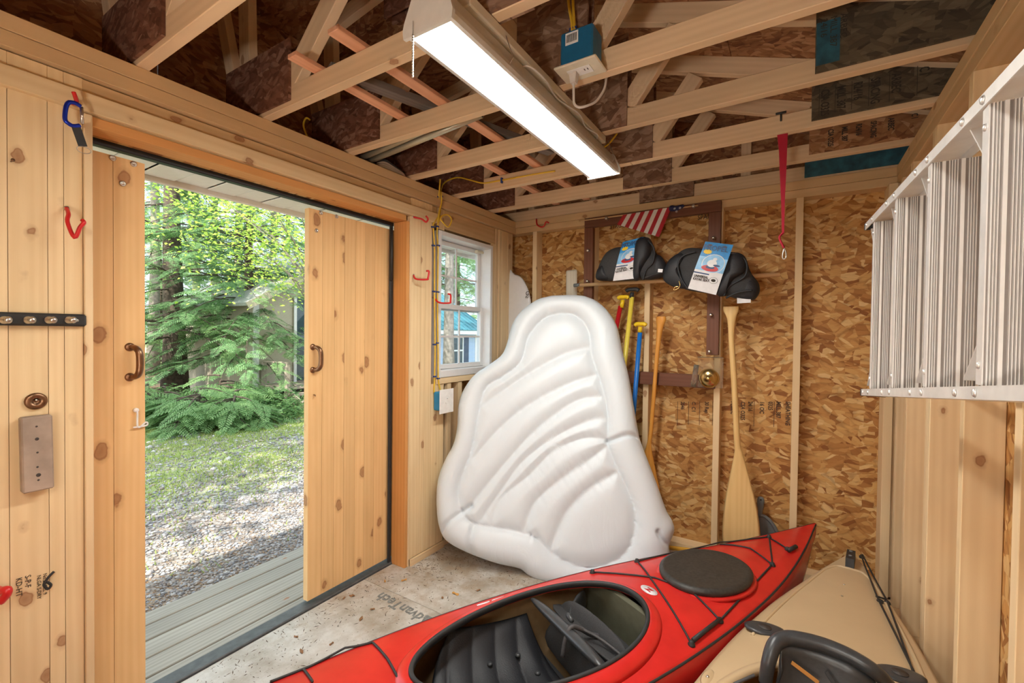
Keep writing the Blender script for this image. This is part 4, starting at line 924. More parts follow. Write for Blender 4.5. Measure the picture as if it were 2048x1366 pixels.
# seat back: moulded frame and panel leaning on the cockpit rim
P0 = at(1557, 1287, 'Z', .475)
sb = [(1530, 1366), (1537, 1325), (1549, 1290), (1570, 1277), (1600, 1279), (1650, 1292), (1700, 1313), (1745, 1340), (1775, 1368), (1790, 1400)]
SBP = []
for i, (px, py) in enumerate(sb):
    z = [.35, .42, .465, .48, .485, .485, .48, .465, .42, .34][i]; SBP.append(at(px, py, 'Z', z))
fr = smooth_path(SBP, 6)
tube('seat_back_frame', fr, [.020+.005*math.sin(PI*i/(len(fr)-1)) for i in range(len(fr))], M['seat_pl'], r, 12)
inn = [at(px, py, 'Z', z) for px, py, z in ((1562, 1340, .40), (1560, 1300, .45), (1573, 1289, .462), (1610, 1291, .468), (1660, 1306, .468), (1705, 1328, .462), (1740, 1352, .44), (1752, 1375, .40))]
cb = sum(inn, Vector())/len(inn); lowp = [OT(1.42, .20, .14), OT(1.42, -.18, .14)]
# panel: lofted sheet from the arc down into the cockpit
arc = smooth_path(inn, 4); V = []; F = []; NB = 10; na = len(arc)
for j in range(NB+1):
    t = j/NB
    for i, q in enumerate(arc):
        u = i/(na-1); base = lowp[0].lerp(lowp[1], u)+a_*(.03*math.sin(PI*u)); v = q.lerp(base, t)+a_*(-.03*math.sin(PI*t)); V.append(v)
for j in range(NB):
    for i in range(na-1):
        if 2 <= j <= 3 and na*.30 < i < na*.34+5 and False: continue
        F.append((j*na+i, j*na+i+1, (j+1)*na+i+1, (j+1)*na+i))
po = mesh_obj('seat_back_panel', V, F, M['seat_pl'], r, smooth=True); sm = po.modifiers.new('t', 'SOLIDIFY'); sm.thickness = .008
for (ax_, ay_, bx_, by_) in ((1572, 1312, 1625, 1352), (1640, 1330, 1662, 1366)):
    A = at(ax_, ay_, 'Z', .43)-FW*.03; B = at(bx_, by_, 'Z', .40)-FW*.03
    board('back_slot', A, B, .012, .004, FW.cross(B-A), M['orange_in'] if ax_ == 1572 else M['black'], r, .001)
loft('seat_base', [OT(1.45, q*.2, .03) for q in (-1, 1)]+[OT(2.0, q*.18, .03) for q in (1, -1)], [OT(1.42, q*.2, .13) for q in (-1, 1)]+[OT(2.05, q*.18, .15) for q in (1, -1)], M['seat_pl'], r)
tube('back_strap', [OT(1.40, .20, .37), OT(1.46, .29, .31)], .005, M['webbing'], r, 6)
# ---------------------------------------------------------------- white inflatable lounger leaning in the corner
def inflatable():
    KY, KX = .33, .50
    def plane(px, py):
        d = FW + RT*((px-1024)/FPX) - UP*((py-683)/FPX); t = (2.46-CAM.y+KY*CAM.z+KX*(CAM.x+1.42))/(d.y-KY*d.z-KX*d.x); return CAM+d*t
    nrm = Vector((-KX, 1, -KY)).normalized()*-1           # towards the room
    O0 = plane(1090, 880); ux = (X - nrm*X.dot(nrm)).normalized(); uy = nrm.cross(ux).normalized()
    if uy.z < 0: uy = -uy
    def uv(px, py): v = plane(px, py)-O0; return np.array((v.dot(ux), v.dot(uy)))
    outl = [(1127, 593), (1165, 594), (1197, 607), (1222, 633), (1235, 660), (1244, 704), (1257, 756), (1268, 822), (1277, 872), (1281, 886), (1292, 915), (1312, 967), (1331, 1020), (1343, 1042), (1347, 1062), (1337, 1090), (1337, 1120), (1310, 1150),
            (1262, 1172), (1180, 1180), (1120, 1172), (1080, 1162), (1055, 1148), (1039, 1136), (993, 1125), (945, 1108), (901, 1086), (883, 1064), (875, 1024), (875, 976), (881, 945), (894, 915), (908, 888), (915, 857), (918, 813), (927, 783), (949, 752),
            (980, 730), (1003, 712), (1014, 690), (1025, 651), (1042, 625), (1072, 603), (1099, 595)]
    inner = [(1127, 633), (1090, 642), (1059, 677), (1044, 726), (1010, 755), (976, 778), (962, 822), (949, 893), (923, 967), (922, 1000), (935, 1030), (958, 1046), (1011, 1055), (1072, 1072), (1107, 1104), (1164, 1130), (1221, 1121), (1254, 1092), (1266, 1046), (1261, 1002), (1240, 954), (1214, 892), (1213, 831), (1200, 770), (1182, 717), (1176, 670), (1155, 640)]
    seams = [[(1180, 700), (1130, 712), (1060, 750), (1000, 790), (966, 815)],
             [(1196, 752), (1140, 770), (1060, 812), (1000, 860), (952, 915)],
             [(1205, 795), (1150, 805), (1075, 860), (1010, 930), (935, 1022)],
             [(1212, 840), (1180, 842), (1110, 875), (1050, 920), (1015, 965), (965, 1040)],
             [(1214, 880), (1165, 878), (1105, 905), (1060, 950), (1000, 1000), (985, 1050)],
             [(1214, 892), (1170, 925), (1120, 960), (1070, 1005), (1050, 1062)],
             [(1230, 945), (1180, 975), (1135, 1020), (1108, 1075), (1100, 1098)]]
    wr = [[(1213, 885), (1255, 872), (1284, 884)], [(945, 1010), (905, 1040), (886, 1064)], [(950, 1050), (945, 1080), (948, 1108)], [(1337, 1090), (1318, 1075), (1310, 1060)]]
    P = np.array([uv(*q) for q in outl]); c = P.mean(0); Pi = smooth_path([Vector((a, b, 0)) for a, b in P], 8, True); P = np.array([(v.x, v.y) for v in Pi]); n = len(P)
    def poly(L_, k=8, closed=False): return np.array([(v.x, v.y) for v in smooth_path([Vector((*uv(*q), 0)) for q in L_], k, closed)])
    IN = poly(inner, 8, True); SM = [poly(q) for q in seams]; WR = [poly(q, 10) for q in wr]
    rings = 96; ts = np.linspace(0, 1, rings+1); ts = np.sin(ts*PI/2)**.9; ts[0] = 0
    pts = c+(P[None]-c)*ts[::-1][:, None, None]     # ring 0 = outline
    Q = pts.reshape(-1, 2)
    def dist(Q, L_): return np.min(np.hypot(Q[:, None, 0]-L_[None, :, 0], Q[:, None, 1]-L_[None, :, 1]), axis=1)
    def dseg(Q, L_, closed=True):
        m = len(L_); best = np.full(len(Q), 9.)
        for i in range(m if closed else m-1):
            a = L_[i]; b = L_[(i+1) % m]; ab = b-a; t = np.clip(((Q-a)@ab)/max(ab@ab, 1e-12), 0, 1); best = np.minimum(best, np.hypot(*(Q-a-t[:, None]*ab).T))
        return best
    dO = dseg(Q, P); dI = dseg(Q, IN)
    # inside test for the inner panel
    ins = np.zeros(len(Q), bool); m = len(IN)
    for i in range(m):
        a, b = IN[i], IN[(i+1) % m]; cond = ((a[1] > Q[:, 1]) != (b[1] > Q[:, 1])); xi = (b[0]-a[0])*(Q[:, 1]-a[1])/(b[1]-a[1]+1e-12)+a[0]; ins ^= cond & (Q[:, 0] < xi)
    width = dO+dI; tq = np.where(ins, 1, np.clip(dO/np.maximum(width, 1e-6), 0, 1))
    tubeh = np.sqrt(np.clip(1-(1-2*np.clip(tq, 0, 1))**2, 0, 1)); prof = .045+.063*tubeh
    prof = np.where(tq < .5, .108*tubeh, prof)
    D = np.stack([dseg(Q, s_, False) for s_ in SM]); dS = D.min(0)
    e = np.minimum(dS, dI); hin = .064+.031*(1-np.exp(-(e/.042)**1.25))
    h = np.where(ins, hin, prof)
    # radial puckers along the seams
    ang = np.arctan2(Q[:, 1]-c[1], Q[:, 0]-c[0])
    r2 = np.random.default_rng(3); pk = sum(r2.uniform(.4, 1)*np.sin(ang*k_+r2.uniform(0, 6)) for k_ in (47, 61, 83, 109))/2
    h += np.where(ins, 0, 1)*pk*.0022*np.exp(-(np.minimum(dI, dO*1.2)/.045)**2)
    al = (Q[:, 0]*.75+Q[:, 1]*.65); pk2 = sum(np.sin(al*k_+q_) for k_, q_ in ((70, 1), (103, 2), (141, 4)))/3
    h += np.where(ins, 1, 0)*pk2*.0026*np.exp(-(e/.05)**2)
    for s_ in WR: h -= .030*np.exp(-(dseg(Q, s_, False)/.014)**2)*np.clip(dO/.03, 0, 1)
    NV = len(Q); V = [tuple(O0+ux*float(q[0])+uy*float(q[1])+nrm*float(hh)) for q, hh in zip(Q, h)]
    hb = np.where(dO < .09, np.sqrt(np.clip(1-(1-dO/.09)**2, 0, 1))*.045, .045)
    V += [tuple(O0+ux*float(q[0])+uy*float(q[1])-nrm*float(hh)) for q, hh in zip(Q, hb)]
    F = []
    for i in range(rings):
        for j in range(n):
            k2 = (j+1) % n; F.append((i*n+j, (i+1)*n+j, (i+1)*n+k2, i*n+k2)); F.append((NV+i*n+j, NV+i*n+k2, NV+(i+1)*n+k2, NV+(i+1)*n+j))
    for j in range(n): F.append((j, (j+1) % n, NV+(j+1) % n, NV+j))
    o = mesh_obj('inflatable_lounger', V, F, M['vinyl'], None, smooth=True)
    tag(o, 'big white inflatable pool lounger leaning in the corner by the window', 'inflatable')
    bm = bmesh.new(); bm.from_mesh(o.data); bmesh.ops.remove_doubles(bm, verts=bm.verts, dist=1e-5); bmesh.ops.recalc_face_normals(bm, faces=bm.faces); bm.to_mesh(o.data); bm.free()
    seam = [O0+ux*float(a)+uy*float(b) for a, b in P]
    tube('edge_weld', seam, .004, M['vinyl'], o, 5, closed=True)
inflatable()
# ---------------------------------------------------------------- brown frame on the back wall
bf = empty('wall_rack', (-.92, YB-.02, 1.8), 'mahogany stained wooden rack frame screwed on the back wall studs', 'rack')
ya, yb = YB-.045, YB-.002
abox('rack_stile', (-1.418, ya, 1.05), (-1.346, yb, 2.36), M['brown'], bf, 'Z')
abox('rack_stile', (-.512, ya, 1.395), (-.436, yb, 2.36), M['brown'], bf, 'Z')
abox('rack_rail', (-1.418, ya, 2.362), (-.436, yb, 2.435), M['brown'], bf, 'X')
abox('rack_rail', (-1.07, ya, 1.165), (-.455, yb, 1.255), M['brown'], bf, 'X')
for q in ((1178, 502), (1177, 563), (1428, 477), (1423, 630), (1420, 703), (1215, 438), (1388, 414)):
    p = at(*q, 'Y', ya-.001); g = lathe('rack_knob', p, -Y, [(.010, 0), (.008, .004), (.0045, .008), (.0045, .016), (.011, .020), (.011, .030), (.006, .035)], M['steel'], bf, 14)
rd = tube('dowel_rail', [at(1149, 571, 'Y', 3.24), at(1560, 549, 'Y', 3.24)], .0135, M['dowel'], None, 14); tag(rd, 'long wooden dowel rail across the brown rack frame', 'rod')
tube('tape_end', [at(1148, 571, 'Y', 3.24), at(1160, 570, 'Y', 3.24)], .0145, M['grey_pl'], rd, 14)
pw = board('leaning_plank', at(1143, 700, 'Y', 3.325), at(1143, 540, 'Y', 3.325), .095, .022, X, M['pale_wood'], None, .01); tag(pw, 'pale rounded plank end sticking up behind the white inflatable', 'plank')
pillow('x', [(0, 0)], 1, (0, 0, 0), X, Z, M['white'], None) if False else None
# white board standing in the corner
wbp = [(1029, 548), (1040, 552), (1052, 568), (1061, 592), (1063, 615), (1056, 632), (1045, 645), (1029, 660)]
pb = [at(a, b, 'Y', 3.30) for a, b in wbp]; pb += [Vector((pb[0].x-.04, 3.30, 1.0)), Vector((pb[0].x-.05, 3.30, 1.9))]
pb = [at(a, b, 'Y', 3.30) for a, b in ((1010, 548), (1030, 549), (1044, 556), (1056, 578), (1062, 604), (1061, 625), (1054, 660), (1045, 740), (1012, 740))]
wb2 = pillow('bodyboard', [(p.x+1.95, p.z-1.7) for p in pb][::-1], .028, (-1.95, 3.30, 1.7), X, Z, M['white_vinyl'], None, rings=6, k=5); tag(wb2, 'white bodyboard standing in the corner behind the inflatable', 'board')
for i in (0, 1): 
    q = at(1052+i*1, 588+i*6, 'Y', 3.262); text('board_logo', 'G' if i == 0 else 'gul', .05-.026*i, q-X*.01, X+Z*-.5, Z+X*.5, M['ink'], wb2)
# ---------------------------------------------------------------- paddles
def shaft(name, pa, pb_, r, mat, lab, cat='paddle', grp=None):
    o = tube(name, [pa, pb_], r, mat, None, 14); tag(o, lab, cat, grp); return o
def tgrip(o, top, mat, w_=.05, neck=.11, d=None):
    d = (d or Z).normalized() if d else Z
    tube('grip_neck', [top-d*neck, top-d*.02], [.017, .014], mat, o, 12)
    tube('t_grip', smooth_path([top+X*-w_-d*.012, top+X*-w_*.6, top, top+X*w_*.6, top+X*w_-d*.012], 4), [.011]+[.015]*15+[.011] , mat, o, 10)
yp = 3.262
t1, b1 = at(1247, 594, 'Y', yp), at(1215, 760, 'Y', yp); dd = (t1-b1).normalized(); m1 = at(1241, 612, 'Y', yp)
o = shaft('canoe_paddle', m1, m1-dd*1.2, .0165, M['red_pl'], 'red shafted paddle with yellow grip behind the inflatable', grp='coloured paddles'); tgrip(o, t1, M['yellow_pl'], .042, .08, dd)
t1, b1 = at(1265, 579, 'Y', yp-.02), at(1247, 740, 'Y', yp-.02); dd = (t1-b1).normalized(); m1 = at(1264, 594, 'Y', yp-.02)
o = shaft('canoe_paddle', m1, m1-dd*1.35, .0165, M['yellow_dull'], 'yellow shafted paddle with a black grip beside the red one', grp='coloured paddles'); tgrip(o, t1, M['black'], .047, .06, dd)
t1, b1 = at(1281, 648, 'Y', yp-.01), at(1269, 800, 'Y', yp-.01); dd = (t1-b1).normalized(); m1 = at(1280, 665, 'Y', yp-.01)
o = shaft('canoe_paddle', m1, m1-dd*1.1, .0165, M['blue_pl'], 'blue shafted paddle with yellow grip in front of the stud', grp='coloured paddles'); tgrip(o, t1, M['yellow_pl'], .042, .06, dd)
def wood_paddle(name, prof, y0, thk, mat, lab, bladefrom=0):
    """prof: (px centre, py, half width m, half thickness m) from the top down"""
    V = []; F = []; n = 12; PP = []
    for px, py, hw, ht in prof: p = at(px, py, 'Y', y0); PP.append((p.x, p.z, hw, ht))
    P = smooth_path([Vector((a, b, c_)) for a, b, c_, d_ in PP], 6); T_ = smooth_path([Vector((d_, 0, 0)) for a, b, c_, d_ in PP], 6)
    for p, t in zip(P, T_):
        for k in range(n): a = 2*PI*k/n; V.append((p.x+math.cos(a)*max(.002, p.z), y0+math.sin(a)*t.x, p.y))
    for i in range(len(P)-1):
        for k in range(n): F.append((i*n+k, i*n+(k+1) % n, (i+1)*n+(k+1) % n, (i+1)*n+k))
    F.append(tuple(range(n-1, -1, -1))); F.append(tuple((len(P)-1)*n+k for k in range(n)))
    mw = frame_m((P[0].x, y0, P[0].y), -Z, X); inv = mw.inverted(); o = mesh_obj(name, [inv @ Vector(v) for v in V], F, mat, None, mw=mw, smooth=True); tag(o, lab, 'paddle'); return o
wood_paddle('wooden_paddle', [(1322, 633, .030, .012), (1322, 640, .036, .014), (1320, 655, .024, .017), (1316, 690, .0165, .016), (1310, 760, .0145, .0145), (1302, 860, .0145, .0145), (1298, 890, .017, .013), (1296, 925, .045, .009), (1301, 990, .075, .008), (1306, 1060, .085, .007), (1308, 1090, .06, .006), (1308, 1098, .03, .005)], 3.255, .01, M['paddle_o'],
            'orange varnished wooden paddle leaning next to the blue one', 0)
wood_paddle('wooden_paddle', [(1462, 613, .046, .011), (1462, 622, .045, .013), (1463, 640, .025, .018), (1463, 680, .0175, .018), (1468, 760, .0185, .018), (1474, 880, .0185, .018), (1477, 905, .024, .014), (1479, 950, .055, .011), (1481, 1000, .088, .009), (1482, 1050, .108, .008), (1482, 1085, .110, .008), (1481, 1110, .09, .007), (1481, 1128, .04, .006)], 3.225, .01, M['paddle'],
            'pale ash wooden paddle, blade down behind the red kayak')
# dustpan
dp = empty('dustpan', (-.12, 3.36, .35), 'dark grey plastic dustpan standing behind the kayak tip', 'dustpan')
h0, h1 = at(1522, 994, 'Y', 3.36), at(1520, 1032, 'Y', 3.36)
tube('handle', smooth_path([h0, h0.lerp(h1, .3), h0.lerp(h1, .7), h1], 4), [.012, .018, .021, .022, .021, .02, .019, .016, .014, .013, .012, .013, .015], M['grey_pl'], dp, 12)
lathe('hang_hole', h0+Vector((0, -.02, -.012)), -Y, [(.006, 0), (.006, .002), (.003, .0025)], M['black'], dp, 12)
pan = [(1505, 1100), (1503, 1045), (1512, 1030), (1528, 1030), (1545, 1045), (1560, 1075), (1570, 1110)]
pp = [at(a, b, 'Y', 3.38) for a, b in pan]; prism('pan', [(p.x, p.z) for p in pp], .012, (0, 3.38, 0), X, Z, M['grey_pl'], dp)
tube('pan_lip', smooth_path([p+Vector((0, -.02, 0)) for p in pp], 5), .011, M['grey_pl'], dp, 8)
yp_ = tube('yellow_pole', [at(1330, 1094, 'Y', 3.22), at(1440, 1108, 'Y', 3.28)], .014, M['yellow_pole'], None, 12); tag(yp_, 'amber yellow pole lying on the floor at the back wall', 'pole')
# bell in a clear holder
bl = empty('brass_bell', (-.48, YB-.06, 1.24), 'brass bell on a clear bracket at the end of the brown rail', 'bell')
cb_ = at(1417, 757, 'Y', 3.262)
lathe('bell_dome', cb_+Y*.024, -Y, [(.066, 0), (.066, .006), (.058, .022), (.036, .034), (.014, .038), (.012, .046), (.004, .048)], M['brass'], bl, 32)
c1, c2 = at(1396, 713, 'Y', 3.287), at(1446, 777, 'Y', 3.287)
abox('clear_plate', (c1.x, 3.2875, c2.z), (c2.x, 3.2915, c1.z), M['acrylic'], bl, 'Z', .001)
abox('clear_ledge', (c1.x, 3.25, c1.z-.004), (c2.x, 3.2875, c1.z), M['acrylic'], bl, 'X', .001)
e0 = at(1386, 773, 'Y', 3.26); tube('clear_tube', [e0, e0+Vector((.02, 0, .15))], .017, M['acrylic'], bl, 14)
# ---------------------------------------------------------------- flag on a stick
fl = empty('small_flag', (-1.0, 3.28, 2.43), 'small striped flag drooping from a stick above the packaged seats', 'flag')
tube('stick', [at(1158, 442, 'Y', 3.276), at(1396, 411, 'Y', 3.276)], .005, M['dowel'], fl, 8)
A0, A1, B1_, B0 = (1246, 430), (1343, 414), (1318, 474), (1234, 449)
for i in range(11):
    q = lambda t, E0, E1: (E0[0]+(E1[0]-E0[0])*t, E0[1]+(E1[1]-E0[1])*t)
    t0, t1 = i/11, (i+1)/11; yy = 3.262-.006*(i % 3)
    g = [at(*q(t0, A0, A1), 'Y', 3.268), at(*q(t1, A0, A1), 'Y', 3.268), at(*q(t1, B0, B1_), 'Y', 3.255+.004*math.sin(i)), at(*q(t0, B0, B1_), 'Y', 3.255+.004*math.sin(i-1))]
    loft('stripe', g, [p+Y*.0015 for p in g], M['flag_r' if i % 2 == 0 else 'flag_w'], fl)
tube('rolled_canton', smooth_path([at(1340, 416, 'Y', 3.26), at(1352, 417, 'Y', 3.255), at(1368, 411, 'Y', 3.262)], 4), [.016, .02, .021, .019, .018, .017, .015, .012, .008], M['flag_b'], fl, 10)
for q in ((1349, 414), (1360, 413), (1353, 420)): 
    p = at(*q, 'Y', 3.238); text('star', '*', .04, p-Vector((.008, 0, .03)), X, Z, M['card_w'], fl)
# ---------------------------------------------------------------- packaged kayak seats
def packed_seat(name, px, lab, body, flap, roll, card, y0, tagbox):
    r = empty(name, at(*px, 'Y', y0), lab, 'kayak seat', 'packaged kayak seats')
    o = at(*px, 'Y', y0)
    def loc(L_, y=y0): return [(at(a, b, 'Y', y).x-o.x, at(a, b, 'Y', y).z-o.z) for a, b in L_]
    pillow('seat_body', loc(body)[::-1] if True else 0, .075, (o.x, y0, o.z), X, Z, M['fabric2'], r, rings=14, k=6, power=2.6)
    pillow('folded_side', loc(flap)[::-1], .062, (o.x, y0-.045, o.z), X, Z, M['fabric'], r, rings=10, k=6, power=2.4)
    pillow('rolled_end', loc(roll)[::-1], .050, (o.x, y0-.01, o.z), X, Z, M['fabric'], r, rings=10, k=6)
    return r, o, loc
def card_sleeve(r, quad, y, k):
    """printed card: quad = px corners top-left, top-right, bottom-right, bottom-left"""
    TL, TR, BR, BL = [at(a, b, 'Y', y) for a, b in quad]
    def P(u, v, d=0): p = (TL.lerp(TR, u)).lerp(BL.lerp(BR, u), v); return p+Vector((0, -d-.012*math.sin(PI*min(1, max(0, v))), 0))
    def patch(nm, u0, v0, u1, v1, mat, d, par, nv=8):
        V = []; F = []
        for i in range(nv+1):
            v = v0+(v1-v0)*i/nv
            for u in (u0, u1): V += [P(u, v, d), P(u, v, d+.0012)]
        for i in range(nv):
            b = i*4; F += [(b+1, b+5, b+7, b+3), (b, b+2, b+6, b+4), (b, b+4, b+5, b+1), (b+2, b+3, b+7, b+6)]
        F += [(0, 1, 3, 2), (nv*4, nv*4+2, nv*4+3, nv*4+1)]
        return mesh_obj(nm, V, F, mat, par)
    s = patch('card_sleeve', 0, 0, 1, 1, M['card_w'], 0, r, 12)
    patch('card_band', 0, 0, 1, .30, M['card_b'], .0014, s); patch('card_band', 0, .30, 1, .58, M['card_sky'], .0014, s)
    patch('card_stripe', 0, .63, .55, .655, M['card_navy'], .0014, s)
    def disc(nm, cu, cv, ru, rv, mat, d, par, n=24, f=lambda a: 1):
        V = [P(cu, cv, d)]+[P(cu+ru*f(2*PI*i/n)*math.cos(2*PI*i/n), cv+rv*f(2*PI*i/n)*math.sin(2*PI*i/n), d) for i in range(n)]
        V2 = [v+Vector((0, -.0008, 0)) for v in V]; m = len(V); F = [(0, i+1, (i+1) % n+1) for i in range(n)]+[(m, m+(i+1) % n+1, m+i+1) for i in range(n)]+[(i+1, m+i+1, m+(i+1) % n+1, (i+1) % n+1) for i in range(n)]
        return mesh_obj(nm, V+V2, F, mat, par)
    disc('photo_disc', .56, .42, .40, .19, M['card_w'], .0028, s); disc('photo_disc', .56, .42, .375, .178, M['card_sky'], .0036, s)
    disc('printed_hull', .50, .52, .30, .062, M['red_pl'], .0046, s); disc('printed_hull', .50, .50, .16, .03, M['card_navy'], .0056, s)
    disc('printed_figure', .52, .42, .17, .075, M['card_w'], .0064, s); disc('printed_head', .58, .33, .075, .03, M['card_w'], .0072, s); disc('printed_arm', .70, .45, .12, .02, M['card_navy'], .0072, s)
    disc('starburst', .22, .20, .17, .055, M['yellow_pl'], .003, s, 24, lambda a: 1 if int(a/(PI/12)+.5) % 2 else .75)
    disc('logo_ring', .76, .74, .15, .062, M['grey_pl'], .0028, s); disc('logo_ring', .76, .74, .135, .055, M['card_w'], .0034, s); disc('logo_bird', .76, .74, .08, .028, M['ink'], .0042, s)
    xd = (TR-TL); zd = (TL-BL)
    def tx(nm, st, u, v, size, mat, sx=1): text(nm, st, size, P(u, v, .005), xd, zd, mat, s, sx=sx, bold=.0006)
    W_ = xd.length
    tx('brand_print', 'PROPEL', .03, .165, W_*.27, M['card_navy'], .95)
    tx('print', 'UNIVERSAL', .06, .74, W_*.13, M['ink'], .8); tx('print', 'KAYAK SEAT', .06, .80, W_*.13, M['ink'], .8)
    for u in (.22, .75): disc('hang_slot', u, .06, .08, .012, M['brown'], .003, s)
r1, o1, loc = packed_seat('packaged_seat', (1262, 525), 'packaged black kayak seat with card sleeve resting on the dowel under the flag',
    [(1196, 560), (1198, 535), (1212, 508), (1232, 496), (1262, 492), (1290, 476), (1302, 480), (1312, 505), (1328, 522), (1333, 545), (1318, 557), (1280, 560), (1230, 562)],
    [(1272, 560), (1272, 520), (1278, 484), (1292, 476), (1304, 484), (1306, 510), (1296, 530), (1286, 548), (1284, 560)],
    [(1284, 556), (1292, 534), (1308, 512), (1322, 512), (1333, 528), (1334, 545), (1320, 556), (1300, 560)], None, 3.17, None)
card_sleeve(r1, [(1246, 484), (1287, 474), (1270, 557), (1226, 562)], 3.10, 1)
pillow('folded_side', [(a, b) for a, b in loc([(1196, 560), (1198, 540), (1210, 530), (1218, 545), (1222, 560)])][::-1], .05, (o1.x, 3.15, o1.z), X, Z, M['fabric'], r1, rings=8)
p = at(1316, 541, 'Y', 3.055); board('care_tag', p, p+Vector((.03, 0, -.004)), .022, .001, Z+X*.2, M['card_w'], r1, 0)
r2, o2, loc = packed_seat('packaged_seat', (1432, 540), 'packaged black kayak seat tilted on a rack knob, with tag and brass clip',
    [(1346, 528), (1352, 512), (1372, 498), (1400, 497), (1440, 503), (1475, 506), (1490, 516), (1502, 545), (1518, 568), (1518, 588), (1504, 600), (1480, 598), (1440, 590), (1395, 584), (1366, 577), (1354, 562), (1356, 545)],
    [(1436, 590), (1446, 560), (1462, 536), (1466, 512), (1480, 508), (1494, 520), (1492, 545), (1470, 562), (1458, 580), (1452, 593)],
    [(1458, 592), (1470, 566), (1494, 548), (1512, 560), (1520, 578), (1514, 595), (1500, 601)], None, 3.13, None)
card_sleeve(r2, [(1411, 483), (1467, 490), (1432, 590), (1376, 577)], 3.045, 2)
pillow('folded_side', loc([(1330, 545), (1340, 522), (1360, 508), (1374, 512), (1362, 535), (1366, 560), (1376, 578), (1350, 575), (1330, 562)])[::-1], .045, (o2.x, 3.10, o2.z), X, Z, M['fabric'], r2, rings=8)
for L_ in ([(1376, 578), (1362, 556), (1356, 530), (1366, 512), (1392, 503)], [(1448, 592), (1460, 572), (1490, 552), (1493, 525), (1478, 510), (1458, 506)], [(1452, 596), (1475, 585), (1505, 580)]):
    tube('seat_piping', smooth_path([at(a, b, 'Y', 3.058) for a, b in L_], 6), .006, M['fabric'], r2, 8)
for L_ in ([(1286, 560), (1292, 540), (1306, 524), (1308, 498), (1296, 480)], [(1290, 556), (1310, 548), (1330, 545)]):
    tube('seat_piping', smooth_path([at(a, b, 'Y', 3.095) for a, b in L_], 6), .006, M['fabric'], r1, 8)
p = at(1474, 598, 'Y', 3.10); board('care_tag', p, p+Vector((.075, 0, .003)), .055, .001, Z, M['card_w'], r2, 0)
tube('brass_clip', smooth_path([at(a, b, 'Y', 3.05) for a, b in ((1358, 562), (1360, 570), (1356, 577), (1348, 580), (1350, 574), (1357, 573))], 5), .0035, M['brass'], r2, 8)
# ---------------------------------------------------------------- red strap with hook
st = empty('red_strap', (-.07, 2.51, 2.5), 'red strap hanging from a truss with a wire hook at its end', 'strap')
a0, a1 = at(1562, 226, 'Y', 2.50), at(1562, 242, 'Y', 2.50)
tube('t_handle', [a0-X*.022, a0+X*.022], .006, M['black'], st, 8); tube('t_handle_pin', [a0, a1], .004, M['black'], st, 8)
P_ = [at(a, b, 'Y', 2.525) for a, b in ((1565, 268), (1566, 300), (1566, 350), (1566, 400), (1566, 440), (1566, 468))]; W_ = [.022, .017, .013, .008, .006, .005]
L_ = [p-X*w_ for p, w_ in zip(P_, W_)]; R_ = [p+X*w_ for p, w_ in zip(P_, W_)]; V = []
for i in range(6): V += [L_[i], R_[i], L_[i]+Y*.002, R_[i]+Y*.002]
F = []
for i in range(5): b = 4*i; F += [(b, b+4, b+5, b+1), (b+2, b+3, b+7, b+6), (b, b+2, b+6, b+4), (b+1, b+5, b+7, b+3)]
mesh_obj('webbing', V, F, M['red_web'], st)
tube('red_cord', smooth_path([at(a, b, 'Y', 2.525) for a, b in ((1566, 466), (1559, 474), (1562, 484), (1568, 496))], 5), .005, M['red_web'], st, 8)
tube('wire_hook', smooth_path([at(a, b, 'Y', 2.525) for a, b in ((1568, 496), (1572, 505), (1572, 515), (1567, 518), (1565, 512), (1568, 498))], 5), .003, M['steel'], st, 6)
# ---------------------------------------------------------------- things on the left wall
def red_hook(px, lab, px_pts, y_is_wall='X', v=-2.10, rad=.006):
    """px_pts: (px, py, metres out of the wall)"""
    P_ = []
    for a, b, o_ in px_pts:
        q = at(a, b, y_is_wall, (v+o_) if y_is_wall == 'X' else (v-o_)); P_.append(q)
    o = tube('vinyl_hook', smooth_path(P_, 5), rad, M['red_vinyl'], None, 8); tag(o, lab, 'hook', 'red vinyl hooks')
    lathe('hook_screw', P_[0], X if y_is_wall == 'X' else -Y, [(.0065, -.012), (.0065, .004)], M['steel'], o, 8); return o
red_hook(0, 'red hook over the doorway corner that holds the carabiner', [(133, 201, .0), (146, 207, .025), (153, 204, .045), (151, 195, .05), (147, 184, .05)])
red_hook(0, 'open red hook on the plank below the carabiner', [(133, 416, .0), (137, 428, .03), (135, 444, .05), (149, 475, .07), (160, 455, .08), (168, 445, .085), (164, 440, .08)])
red_hook(0, 'short red hook at the bottom of the near planks beside the doorway', [(-6, 1180, 0), (2, 1182, .03), (14, 1180, .05), (12, 1190, .05), (0, 1204, .04)], rad=.012)
red_hook(0, 'red hook high on the ledger left of the window', [(826, 434, 0), (843, 438, .03), (852, 444, .05), (856, 438, .055), (852, 432, .055)])
red_hook(0, 'red hook halfway up the planks left of the window', [(827, 550, 0), (832, 558, .03), (854, 559, .09), (856, 556, .095), (858, 543, .095), (853, 542, .09)])
red_hook(0, 'red hook in front of the window meeting rail', [(868, 595, 0), (878, 605, .04), (899, 606, .12), (901, 602, .12), (901, 590, .12), (896, 588, .115)])
red_hook(0, 'red hook under the back wall top plate near the corner', [(1073, 438, 0), (1074, 449, .02), (1082, 454, .04), (1088, 452, .05), (1092, 444, .04), (1098, 446, .03)], 'Y', YB-.004)
cr_ = empty('carabiner', at(146, 230, 'X', -2.05), 'blue carabiner with black strap and key ring hanging from a red hook', 'carabiner')
tube('blue_frame', smooth_path([at(a, b, 'X', -2.048) for a, b in ((160, 251), (147, 252), (137, 247), (130, 238), (132, 215), (138, 205), (150, 206), (162, 213))], 5), .0065, M['blue_anod'], cr_, 10)
